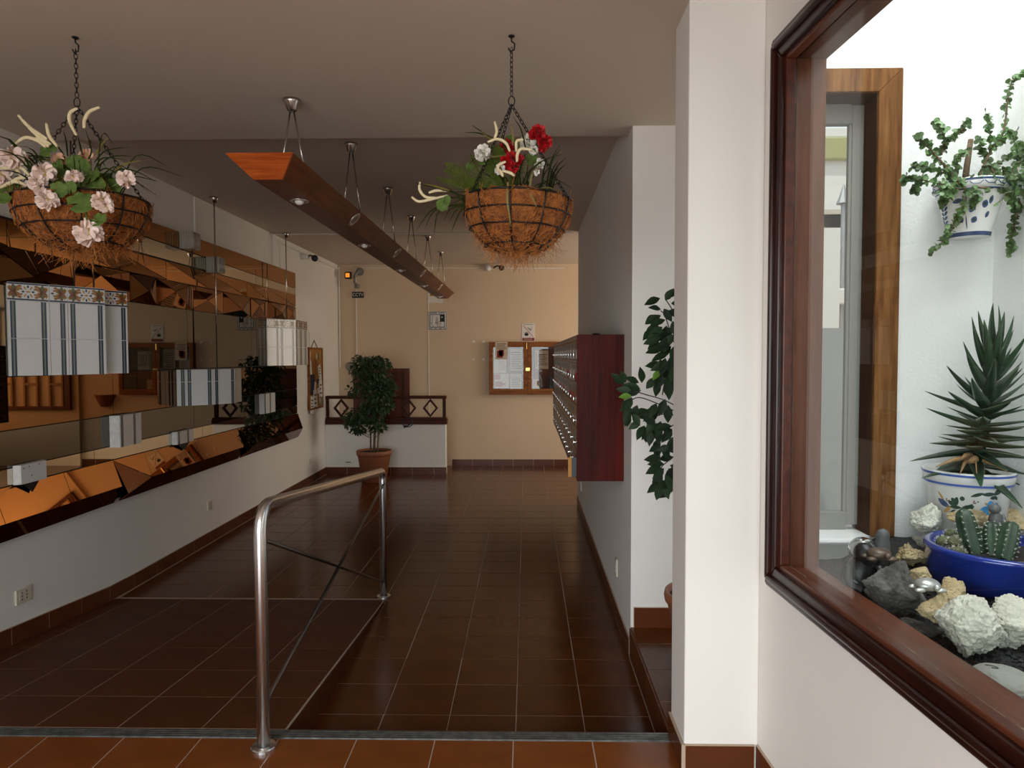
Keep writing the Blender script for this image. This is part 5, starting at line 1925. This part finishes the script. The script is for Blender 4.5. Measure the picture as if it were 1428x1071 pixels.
b = MB()
NX_, NY_ = 34, 60
vs = []
for i in range(NY_ + 1):
    y = .42 + (2.66 - .42) * i / NY_
    xa = W(2.47 - y, .136, 0).x
    for j in range(NX_ + 1):
        x = xa + (1.712 - xa) * j / NX_
        vs.append((x, y, gz(x, y) + .006 * noise.noise(Vector((x * 30, y * 30, 0)))))
b.add(vs, [(i * (NX_ + 1) + j, i * (NX_ + 1) + j + 1, (i + 1) * (NX_ + 1) + j + 1, (i + 1) * (NX_ + 1) + j) for i in range(NY_) for j in range(NX_)])
bed = struct(b.build('floor_planter_bed', 'gravel'))
b = MB()
for _ in range(6500):
    y = RND.uniform(1.25, 2.4)
    xa = W(2.47 - y, .15, 0).x
    x = xa + (1.68 - xa) * RND.random() ** 1.4
    s_ = RND.uniform(.003, .0105)
    p = Vector((x, y, gz(x, y) + s_ * .3))
    vs = [p + Vector(d) * s_ * RND.uniform(.7, 1.2) for d in ((1, 0, 0), (0, 1, 0), (-1, 0, 0), (0, -1, 0), (.1, .1, .8), (0, 0, -.8))]
    b.add(vs, [(0, 1, 4), (1, 2, 4), (2, 3, 4), (3, 0, 4), (1, 0, 5), (2, 1, 5), (3, 2, 5), (0, 3, 5)])
o = b.build('lava_gravel', 'gravel')
tag(o, 'loose black lava gravel in the planter behind the glass', 'gravel')
o['kind'] = 'stuff'


def rock(label, px, py, Y, w, h, mat, seed, dep=None, rough=.22, sub=6, cut=True, rot=0.0, name='rock', cat='rock', pits=.0):
    """irregular stone; w,h in metres, (px,py) its centre in the photograph"""
    c = at(px, py, Y)
    dep = dep or w * .85
    bm = bmesh.new()
    bmesh.ops.create_icosphere(bm, subdivisions=sub, radius=1)
    rr = random.Random(seed)
    off = Vector((rr.uniform(-50, 50), rr.uniform(-50, 50), rr.uniform(-50, 50)))
    planes = [(Vector((rr.uniform(-1, 1), rr.uniform(-1, 1), rr.uniform(-1, 1))).normalized(), rr.uniform(.50, .80)) for _ in range(12)] if cut else []
    for v in bm.verts:
        p = v.co.copy()
        for n, d in planes:
            e = p.dot(n) - d
            if e > 0:
                p -= n * e * .92
        k = 1 + rough * noise.noise(p * 1.4 + off) + rough * .5 * noise.noise(p * 3.5 + off) + rough * .32 * noise.noise(p * 9 + off) + rough * .22 * noise.noise(p * 22 + off)
        if pits:
            dd = noise.voronoi(p * 7.5 + off)[0][0]
            k -= pits * max(0, .42 - dd)
            dd = noise.voronoi(p * 17 + off)[0][0]
            k -= pits * .45 * max(0, .40 - dd)
        v.co = p * k
    RZ = Matrix.Rotation(rot, 3, 'Y')
    lo = [min(v.co[i] for v in bm.verts) for i in range(3)]
    hi = [max(v.co[i] for v in bm.verts) for i in range(3)]
    for v in bm.verts:
        q_ = Vector([(v.co[i] - (lo[i] + hi[i]) / 2) / (hi[i] - lo[i]) for i in range(3)])
        v.co = RZ @ Vector((q_.x * w, q_.y * dep, q_.z * h))
    me = bpy.data.meshes.new(name)
    bm.to_mesh(me)
    bm.free()
    me.materials.append(M[mat])
    me.polygons.foreach_set('use_smooth', [True] * len(me.polygons))
    o = bpy.data.objects.new(name, me)
    COL.objects.link(o)
    o.location = c
    return tag(o, label, cat)


rock('big pale pumice block in front of the blue bowl, centre front', 1357, 872, 1.80, .165, .152, 'pumice', 3, .15, pits=.22)
rock('pale pumice block at the right picture edge under the blue bowl', 1416, 870, 1.84, .130, .135, 'pumice', 8, .14, pits=.22)
rock('rounded tan rock below the small silver turtle', 1303, 848, 1.90, .105, .088, 'tanrock', 12, .09, pits=.22)
rock('small tan rock leaning on the blue bowl right of the silver turtle', 1327, 823, 1.97, .070, .068, 'tanrock', 21, .06, pits=.22)
rock('tall dark basalt rock at the left front of the planter', 1241, 826, 2.08, .182, .196, 'darkrock', 47, .13, rough=.20, pits=.07)
rock('porous tan rock behind the dark basalt rock', 1269, 776, 2.36, .112, .098, 'tanrock', 41, .10, rough=.42, pits=.10)
rock('white crusty pumice leaning on the painted pot, left side', 1294, 723, 2.42, .108, .112, 'pumice', 55, .10, pits=.22)
rock('flat white pumice piece beside the rim of the blue bowl', 1291, 754, 2.45, .085, .05, 'pumice', 61, .08, pits=.22)
rock('long tan rock between the painted pot and the blue bowl', 1352, 724, 2.392, .150, .072, 'tanrock', 72, .028, pits=.22)
rock('brown rock behind the cacti at the right picture edge', 1408, 727, 2.50, .125, .10, 'tanrock', 81, .10, pits=.22)
rock('small tan stone tucked behind the silver turtle', 1283, 802, 2.02, .06, .05, 'tanrock', 91, .05, pits=.22)
rock('low dark lava stone at the foot of the tan rock', 1283, 878, 1.93, .13, .06, 'darkrock', 95, .08, pits=.05)
pb = rock('large smooth grey pebble with a scratched curve at the bottom right', 1394, 955, 1.635, .150, .085, 'pebble', 99, .14, rough=.05, cut=False, name='pebble', cat='stone')
b = MB()
b.tube(bez([at(1374, 927, 1.606), at(1386, 929, 1.604), at(1392, 932, 1.600), at(1383, 931, 1.598)], 5), .0012, 4)
b.build('scratched_mark', 'ink', pb)


# figurines
def turtle(label, px, py, Y, L, mat):
    c = at(px, py, Y)
    t = thing('turtle_figurine', label, 'figurine', c)
    b = MB()
    b.ell(c, L * .5, L * .42, L * .26, 14, 10)
    b.build('shell', mat, t, True)
    b = MB()
    for dx, dy in ((-.42, -.26), (.42, -.26), (-.38, .26), (.38, .26)):
        b.ell(c + Vector((dx * L, dy * L, -L * .16)), L * .24, L * .14, L * .10, 10, 8)
    b.build('flippers', mat, t, True)
    b = MB()
    b.ell(c + Vector((L * .12, -L * .46, L * .02)), L * .15, L * .16, L * .13, 10, 8)
    b.build('head', mat, t, True)


turtle('small silver turtle figurine on the rounded tan rock', 1293, 815, 1.91, .066, 'silver')
turtle('bronze turtle figurine on top of the dark basalt rock', 1226, 772, 2.10, .070, 'figbrown')
c = at(1199, 796, 2.20)
bf = thing('black_figurine', 'black seated figurine at the left end of the planter', 'figurine', c - Vector((0, 0, .08)))
b = MB()
b.ell(c + Vector((0, 0, -.02)), .044, .045, .072, 16, 12)
b.ell(c + Vector((-.03, -.03, -.055)), .032, .035, .04, 12, 8)
b.ell(c + Vector((.028, -.03, -.05)), .030, .035, .04, 12, 8)
b.build('body', 'figblack', bf, True)
b = MB()
b.ell(c + Vector((.008, -.012, .058)), .032, .034, .034, 14, 10)
b.ell(c + Vector((.022, -.043, .046)), .016, .02, .016, 10, 8)
b.build('head', 'figblack', bf, True)
b = MB()
b.tube(bez([c + Vector((-.045, -.02, .02)), c + Vector((-.055, -.045, -.02)), c + Vector((-.02, -.065, -.045))], 5), .013, 8)
b.tube(bez([c + Vector((.045, -.02, .02)), c + Vector((.052, -.045, -.02)), c + Vector((.02, -.065, -.045))], 5), .013, 8)
b.build('arms', 'figblack', bf, True)
b = MB()
sb = at(1203, 768, 2.45)
b.ell(sb, .047, .047, .047, 24, 16)
o = tag(b.build('steel_ball', 'steelball', None, True), 'shiny steel ball behind the black figurine', 'ball')
b = MB()
b.lathe([(0, 0), (.022, 0), (.020, sb.z - .047 - gz(sb.x, sb.y) + .004), (0, sb.z - .047 - gz(sb.x, sb.y) + .004)], 12, (sb.x, sb.y, gz(sb.x, sb.y)))
b.build('stand', 'figgrey', o)
c = at(1231, 752, 2.44)
b = MB()
b.lathe([(0, -.13), (.024, -.13), (.024, -.01), (.020, 0), (.022, .012), (.016, .03), (.006, .036), (0, .036)], 14, c)
tag(b.build('grey_bottle', 'figgrey', None, True), 'small grey bottle-shaped ornament at the foot of the wooden window frame', 'ornament')
c = at(1388, 722, 2.315)
gf = thing('grey_figurine', 'small grey figurine standing behind the tall cacti', 'figurine', c - Vector((0, 0, .05)))
b = MB()
b.ell(c + Vector((0, 0, -.012)), .020, .02, .036, 12, 10)
b.ell(c + Vector((.018, -.01, -.01)), .009, .01, .024, 8, 8)
b.lathe([(0, -.1), (.022, -.1), (.018, -.04), (0, -.04)], 10, c)
b.build('body', 'figgrey', gf, True)
b = MB()
b.ell(c + Vector((-.004, -.002, .030)), .018, .018, .017, 12, 8)
b.build('head', 'figgrey', gf, True)

# painted pot with aloe -------------------------------------------------------
PC = Vector((1.548, 2.514, .955))
PR, PH, PRB = .142, .272, .098
ap = thing('potted_aloe', 'spiky dark green aloe in a white painted flower pot', 'plant', PC)
prof = [(0, 0), (PRB, 0), (PRB + .012, .012), (PR * .885, PH * .80), (PR * .90, PH * .815), (PR * .955, PH * .83), (PR * .985, PH * .93), (PR, PH * .985), (PR * .985, PH), (PR * .93, PH), (PR * .90, PH * .90), (0, PH * .89)]
b = MB()
b.lathe(prof, 48, PC)
b.build('pot', 'porcelain', ap, True)


def prad(f):
    """outer radius at relative height f"""
    for (r0, z0), (r1, z1) in zip(prof[1:8], prof[2:9]):
        if z0 <= f * PH <= z1 and z1 > z0:
            return r0 + (r1 - r0) * (f * PH - z0) / (z1 - z0)
    return PR


b = MB()
for f in (.845, .965):
    b.lathe([(prad(f - .014) + .0008, (f - .014) * PH), (prad(f + .014) + .0008, (f + .014) * PH)], 48, PC)
b.lathe([(PR * .932, PH * .998), (PR * .905, PH * .905)], 48, PC)
b.build('blue_rim_lines', 'pblue', ap, True)


def potpaint(shapes, mats, name, parent, ctr, radf, H, aim):
    """flat painted shapes wrapped on the pot; coordinates (arc metres, height metres) about the direction aim"""
    b = MB()
    for mt, poly, lift in shapes:
        vs = []
        for x, z in poly:
            r = radf(max(.02, min(.98, z / H))) + .0007 + lift * .0003
            a = aim + x / r
            vs.append(ctr + Vector((r * math.cos(a), r * math.sin(a), z)))
        n = len(vs)
        cen = sum((v for v in vs), Vector()) / n
        d = cen - ctr
        dz = d.z
        d.z = 0
        d = d.normalized() * (radf(max(.02, min(.98, dz / H))) + .0009 + lift * .0003)
        cen = ctr + Vector((d.x, d.y, dz))
        b.add([cen] + vs, [(0, 1 + i, 1 + (i + 1) % n) for i in range(n)], mt)
    return b.build(name, mats, parent)


aim = math.atan2(-PC.y, -PC.x)
sh = []
pq = lambda x, y: ((x - 690) / 1020 * .29 * .98, PH * .80 - (y - 480) / 1020 * .30)
def pp(mt, x, y, ang_, L, w, lift=0):
    cx, cz = pq(x, y)
    sh.append((mt, petal2d(cx, cz, math.radians(ang_), L * .29 / 1020, w * .29 / 1020), lift))
for a_, L, w in ((178, 130, 52), (95, 125, 45), (50, 125, 42), (-25, 90, 35), (-75, 105, 38), (-130, 115, 48)):
    pp(0, 950, 715, a_, L, w, 1)
for a_ in (0, 60, 120, 180, 240, 300):
    pp(1, 965, 720, a_, 48, 24, 3)
for x, y, a_, L, w in ((500, 700, 0, 130, 22), (560, 700, 80, 130, 28), (560, 680, 150, 90, 24), (620, 720, 20, 150, 35), (640, 700, -60, 120, 30), (640, 720, -120, 90, 28), (600, 740, 200, 90, 24), (700, 720, 60, 90, 28), (700, 750, -20, 90, 22),
                      (640, 620, 95, 60, 26), (560, 640, 130, 60, 22), (720, 560, 20, 150, 20), (840, 530, 5, 150, 24), (980, 540, 50, 120, 26), (990, 540, -60, 60, 18), (1080, 490, 200, 120, 22), (1080, 480, -50, 50, 20), (930, 570, 10, 80, 22)):
    pp(2, x, y, a_, L, w, 0)
for x, y, a_, L, w in ((345, 540, -50, 140, 14), (430, 780, 40, 110, 22), (520, 720, 160, 70, 14), (870, 620, -40, 70, 12)):
    pp(3, x, y, a_, L, w, 0)
pp(4, 350, 630, -30, 170, 34, 1)
for x, y in ((455, 620), (485, 632), (460, 640), (495, 770), (525, 798), (505, 790), (750, 610), (762, 630), (790, 615), (745, 630)):
    pp(5, x, y, 0, 20, 9, 0)
potpaint(sh, ['psky', 'pyel', 'pgreen', 'ptan', 'pdblue', 'plum'], 'painted_flowers', ap, PC, prad, PH, aim)
b = MB()
b.lathe([(0, .006), (PR * .9, 0)], 24, PC + Vector((0, 0, PH * .915)))
b.build('soil', 'soil', ap)
# aloe leaves
def aloeleaf(L, w, curve):  # thick, tapering, toothed
    b = MB()
    n = 9
    vs = []
    for i in range(n + 1):
        t = i / n
        ww = w * (1 - t) ** .75 * (.85 + .3 * min(1, t * 4)) + .0006
        th = ww * .55
        z = curve * L * t * t
        y = t * L
        vs += [(-ww, y, z + ww * .35), (0, y, z + .1 * ww), (ww, y, z + ww * .35), (ww * .6, y, z - th * .6), (0, y, z - th), (-ww * .6, y, z - th * .6)]
    fs = []
    for i in range(n):
        for j in range(6):
            a, c2 = 6 * i + j, 6 * i + (j + 1) % 6
            fs.append((a, c2, c2 + 6, a + 6))
    fs.append(tuple(6 * n + j for j in range(6)))
    b.add(vs, fs, 0)
    m = int(L / .0075)
    for k in range(2, m):
        t = k / m
        ww = w * (1 - t) ** .75 * (.85 + .3 * min(1, t * 4)) + .0006
        z = curve * L * t * t
        for sgn in (-1, 1):
            p = Vector((sgn * ww, t * L, z + ww * .35))
            s_ = .0011
            b.add([p + Vector((0, -s_, 0)), p + Vector((0, s_, 0)), p + Vector((0, 0, s_)), p + Vector((sgn * s_ * 2.2, 0, s_ * .5))], [(0, 1, 3), (1, 2, 3), (2, 0, 3), (0, 2, 1)], 1)
    return mesh_from(b, 'leaf', ['aloe', 'aloet'], (0, 0, 0), True)[0]


als = [aloeleaf(.215, .0215, c_) for c_ in (.20, .06, -.08)]
top = at(1386, 500, 2.46)
st0 = PC + Vector((0.005, -.02, PH * .9))
b = MB()
b.tube([st0, st0.lerp(top, .5) + Vector((.004, 0, 0)), top], [.022, .02, .010], 8)
b.build('stem', 'pgreen', ap, True)
NA = 96
for k in range(NA):
    t = k / (NA - 1)
    p = st0.lerp(top, .06 + .94 * t)
    a = k * 2.39996
    el = math.radians(-14 + 30 * min(1, t / .5) + 46 * max(0, t - .5) / .5 + RND.uniform(-9, 9))
    if k >= NA - 2:
        el = math.radians(76)
    d = Vector((math.cos(a) * math.cos(el), math.sin(a) * math.cos(el), math.sin(el)))
    s_ = (1.02 - .22 * t) * RND.uniform(.9, 1.06)
    if d.y > .25:
        s_ *= .55
    if d.x > .3:
        s_ *= .74
    inst(als[0 if t > .55 else (1 if t > .2 else 2)], 'leaf', ap, frame(p + d * .008, d, Vector((0, 0, 1)) if abs(d.z) < .9 else Vector((-d.x, -d.y, .2)), s_ * 1.05, s_, s_ * 1.05))
for px0, py0, px1, py1, w in ((1352, 637, 1305, 651, .012), (1349, 640, 1339, 660, .009), (1360, 640, 1362, 660, .004), (1370, 642, 1407, 659, .010), (1353, 634, 1340, 640, .012)):
    b = MB()
    P0, P1 = at(px0, py0, 2.42), at(px1, py1, 2.37)
    b.tube([P0, P0.lerp(P1, .5) + Vector((0, 0, .006)), P1], [w * .8, w * .6, .0015], 6)
    b.build('dry_leaf', 'dry', ap, True)
b = MB()
b.ell(at(1352, 640, 2.43), .03, .022, .016, 10, 8)
b.build('root_knot', 'dry', ap, True)

# blue bowl with cacti ---------------------------------------------------------
BC = Vector((1.445, 2.178, .925))
bw = thing('cactus_bowl', 'round cobalt blue bowl planted with small cacti', 'plant', BC)
b = MB()
b.lathe([(0, 0), (.175, 0), (.192, .012), (.201, .05), (.201, .100), (.206, .106), (.206, .116), (.200, .121), (.184, .121), (.180, .112), (.178, .085), (0, .085)], 56, BC)
b.build('bowl', 'bluebowl', bw, True)
b = MB()
b.lathe([(0, .012), (.1, .008), (.179, 0)], 32, BC + Vector((0, 0, .088)))
b.build('soil', 'soil', bw, True)
sp_ = MB()


def cactus(base, tip, r, ribs=6):
    base, tip = Vector(base), Vector(tip)
    ax = (tip - base)
    L = ax.length
    ax.normalize()
    u = ax.orthogonal().normalized()
    w = ax.cross(u)
    n = 16
    K = ribs * 4
    vs = []
    for i in range(n + 1):
        t = i / n
        rr = r * (.80 + .28 * math.sin(PI * min(1, t * .85 + .1))) * (1 if t < .8 else math.sqrt(max(0, 1 - ((t - .8) / .2) ** 2)) * .97 + .03)
        for j in range(K):
            a = 2 * PI * j / K
            q_ = rr * (.80 + .22 * abs(math.cos(ribs * a / 2)) ** .8)
            p = base + ax * (L * t) + (u * math.cos(a) + w * math.sin(a)) * q_
            vs.append(p)
            if i % 2 == 1 and t < .98 and abs(abs(math.cos(ribs * a / 2)) - 1) < 1e-3:
                nn = (u * math.cos(a) + w * math.sin(a))
                for _ in range(5):
                    dq = (nn + rv(.9)).normalized()
                    sp_.tube([p, p + dq * .0065], [.0007, .0002], 3, caps=False)
                sp_.ell(p, .0014, .0014, .0014, 5, 4)
    b = MB()
    b.add(vs, [(i * K + j, i * K + (j + 1) % K, (i + 1) * K + (j + 1) % K, (i + 1) * K + j) for i in range(n) for j in range(K)] + [tuple(n * K + j for j in range(K))])
    b.build('cactus', 'cactus', bw, True)


zc = BC.z + .09
def cb_(px, Y):
    p = at(px, 700, Y)
    return Vector((p.x, p.y, zc))
cactus(cb_(1361, 2.18), at(1342, 708, 2.22), .027)
cactus(cb_(1389, 2.15), at(1384, 727, 2.20), .027, 7)
cactus(cb_(1402, 2.12), at(1412, 727, 2.16), .026)
cactus(cb_(1375, 2.24), at(1374, 735, 2.26), .022)
for px, py, Y, r in ((1316, 757, 2.24, .022), (1331, 757, 2.20, .020), (1318, 773, 2.16, .019), (1335, 778, 2.14, .024), (1327, 747, 2.28, .022)):
    c = at(px, py, Y)
    c.z = max(c.z, zc + r * .5)
    b = MB()
    b.ell(c, r, r, r * .95, 14, 10)
    b.build('globe_cactus', 'globe', bw, True)
    for _ in range(170):
        d = rv().normalized()
        if d.z < -.5:
            continue
        p = c + d * r * .98
        sp_.tube([p, p + (d + rv(.5)).normalized() * .007], [.0006, .0002], 3, caps=False)
o = sp_.build('spines', 'spine', bw)
o['kind'] = 'stuff'

# wall pot with trailing plant ---------------------------------------------------
HC = Vector((1.552, 2.545, 2.035))
hp = thing('wall_flower_pot', 'blue and white wall pot with a trailing small-leaved succulent', 'plant', HC)
HH, HR, HB = .190, .113, .062
hprof = [(0, 0), (HB, 0), (HB + .003, .012), (HR * .94, HH * .83), (HR, HH * .85), (HR * 1.01, HH * .98), (HR * .98, HH), (HR * .9, HH), (HR * .88, HH * .9), (0, HH * .88)]
b = MB()
b.lathe(hprof, 40, HC)
b.build('pot', 'porcelain', hp, True)


def hrad(f):
    for (r0, z0), (r1, z1) in zip(hprof[1:6], hprof[2:7]):
        if z0 <= f * HH <= z1 and z1 > z0:
            return r0 + (r1 - r0) * (f * HH - z0) / (z1 - z0)
    return HR


b = MB()
for f, dz in ((.035, .035), (.80, .012), (.96, .018)):
    b.lathe([(hrad(max(.0, f - dz)) + .0008, max(0, f - dz) * HH), (hrad(f + dz) + .0008, (f + dz) * HH)], 40, HC)
for k in range(16):
    a = 2 * PI * k / 16
    b.tube([HC + Vector((math.cos(a + o2) * (HR * 1.01 + .001), math.sin(a + o2) * (HR * 1.01 + .001), HH * .90 - zq)) for o2, zq in ((-.18, -.004), (-.08, .006), (.08, .006), (.18, -.004))], .0014, 4)
b.build('blue_bands', 'pdblue', hp)
sh = []
def hpq(x, y):
    return ((x - 330) / 330 * .235 * .5 * 1.9, HH * .80 - (y - 745) / 300 * .19 * .98)
for k in range(9):
    t = k / 8
    x, y = 275 - 70 * t * (1 if t < .5 else 1) + 55 * t * t, 770 + 185 * t
    for a_ in (30, 150):
        cx, cz = hpq(x - 60, y)
        sh.append((0, petal2d(cx, cz, math.radians(a_ + 20 - 40 * t), .021, .0055), 0))
for x, y, a_, L, w in ((250, 805, 5, .034, .008), (330, 870, 60, .030, .009), (350, 850, 110, .03, .010), (390, 850, 70, .028, .010), (300, 920, 120, .024, .009), (340, 925, 60, .024, .009), (320, 960, 95, .05, .002), (420, 830, 70, .03, .007), (400, 900, 60, .025, .006)):
    cx, cz = hpq(x, y)
    sh.append((0, petal2d(cx, cz, math.radians(a_), L, w), 0))
    sh.append((1, petal2d(cx + L * .3 * math.cos(math.radians(a_)), cz + L * .3 * math.sin(math.radians(a_)), math.radians(a_), L * .4, w * .45), 1))
potpaint(sh, ['pdblue', 'pgreen'], 'painted_leaves', hp, HC, hrad, HH, math.atan2(-HC.y, -HC.x))
b = MB()
b.box((HC.x - .02, HC.y + HR * .9, HC.z + HH * .8), (HC.x + .02, 2.66, HC.z + HH * .86))
b.build('wall_hook', 'iron', hp)
b = MB()
b.lathe([(0, .004), (HR * .88, 0)], 20, HC + Vector((0, 0, HH * .9)))
b.build('soil', 'soil', hp)
h4 = lambda x, y, Y=2.5: at(1250 + x / 3.966, 90 + y / 3.966, Y)
brs = [([(380, 690), (250, 540), (180, 460), (140, 420), (110, 400)], .005), ([(250, 500), (265, 420), (240, 330), (210, 340)], .003), ([(265, 440), (330, 390), (400, 320)], .003), ([(380, 690), (300, 620), (180, 570), (90, 560)], .003),
       ([(350, 690), (200, 650), (80, 630), (40, 640)], .003), ([(450, 640), (520, 480), (590, 380), (630, 120), (700, 40)], .005), ([(520, 470), (600, 400), (660, 370)], .003), ([(520, 500), (520, 380), (500, 270)], .002),
       ([(460, 650), (600, 520), (720, 460)], .003), ([(460, 660), (600, 600), (720, 520), (780, 560)], .003), ([(460, 680), (600, 690), (720, 720), (780, 820)], .004), ([(480, 660), (620, 640), (760, 640)], .003),
       ([(400, 700), (360, 800), (330, 860), (270, 960), (190, 1050)], .003), ([(720, 740), (700, 880), (640, 980), (700, 1040)], .003), ([(320, 690), (270, 740), (260, 770)], .002), ([(400, 690), (440, 740), (420, 780)], .002),
       ([(540, 600), (480, 500), (460, 420)], .003), ([(700, 560), (800, 480), (840, 420)], .003), ([(640, 700), (640, 770), (700, 800)], .002), ([(340, 600), (340, 520), (390, 480)], .0035), ([(150, 600), (110, 680), (100, 700)], .002)]
b = MB()
fo = MB()
lv2, lf2 = [], []
for i in range(7):
    a = 2 * PI * i / 7
    lv2.append((math.cos(a) * .0082, .0085 + math.sin(a) * .0082, .0012 * math.cos(2 * a)))
lf2 = [tuple(range(7))]
for pts, r in brs:
    Yb = 2.52 if pts[0][0] > 560 else 2.46
    P = bez([h4(x, y, Yb + (.05 if y < 300 else 0) + RND.uniform(-.03, .02)) for x, y in pts], 7)
    P = [Vector((min(p.x, 1.690), min(p.y, 2.645), p.z)) for p in P]
    b.tube(P, [r * (1 - .65 * i / (len(P) - 1)) for i in range(len(P))], 5)
    for i in range(2, len(P)):
        for _ in range(3 if r > .004 and i < 12 else 4):
            p = P[i] + rv(.005)
            d = rv().normalized()
            mt = frame(p, d, Vector((0, -1, .5)) + rv(.8), *[RND.uniform(.75, 1.3)] * 3)
            fo.add([mt @ Vector(v) for v in lv2], lf2)
for _ in range(330):
    bx, by, rx, ry = RND.choice(((300, 660, 110, 60), (620, 640, 130, 70), (660, 740, 90, 50), (430, 700, 60, 40), (560, 620, 120, 80), (720, 620, 80, 80), (300, 720, 50, 50)))
    p = h4(bx + RND.gauss(0, rx * .5), by + RND.gauss(0, ry * .5), RND.uniform(2.40, 2.55))
    p.x = min(p.x, 1.69)
    mt = frame(p, rv().normalized(), Vector((0, -1, .6)) + rv(.8), *[RND.uniform(.8, 1.35)] * 3)
    fo.add([mt @ Vector(v) for v in lv2], lf2)
b.tube([h4(375, 680, 2.5), h4(390, 560, 2.5), h4(412, 415, 2.5)], [.011, .010, .0085], 8)
b.build('branches', 'bark', hp, True)
M['succ'] = pm('succulent_leaf', (0.085, 0.16, 0.055), 0.4, var=0.55, scale=14)
o = fo.build('foliage', 'succ', hp)
o['kind'] = 'stuff'
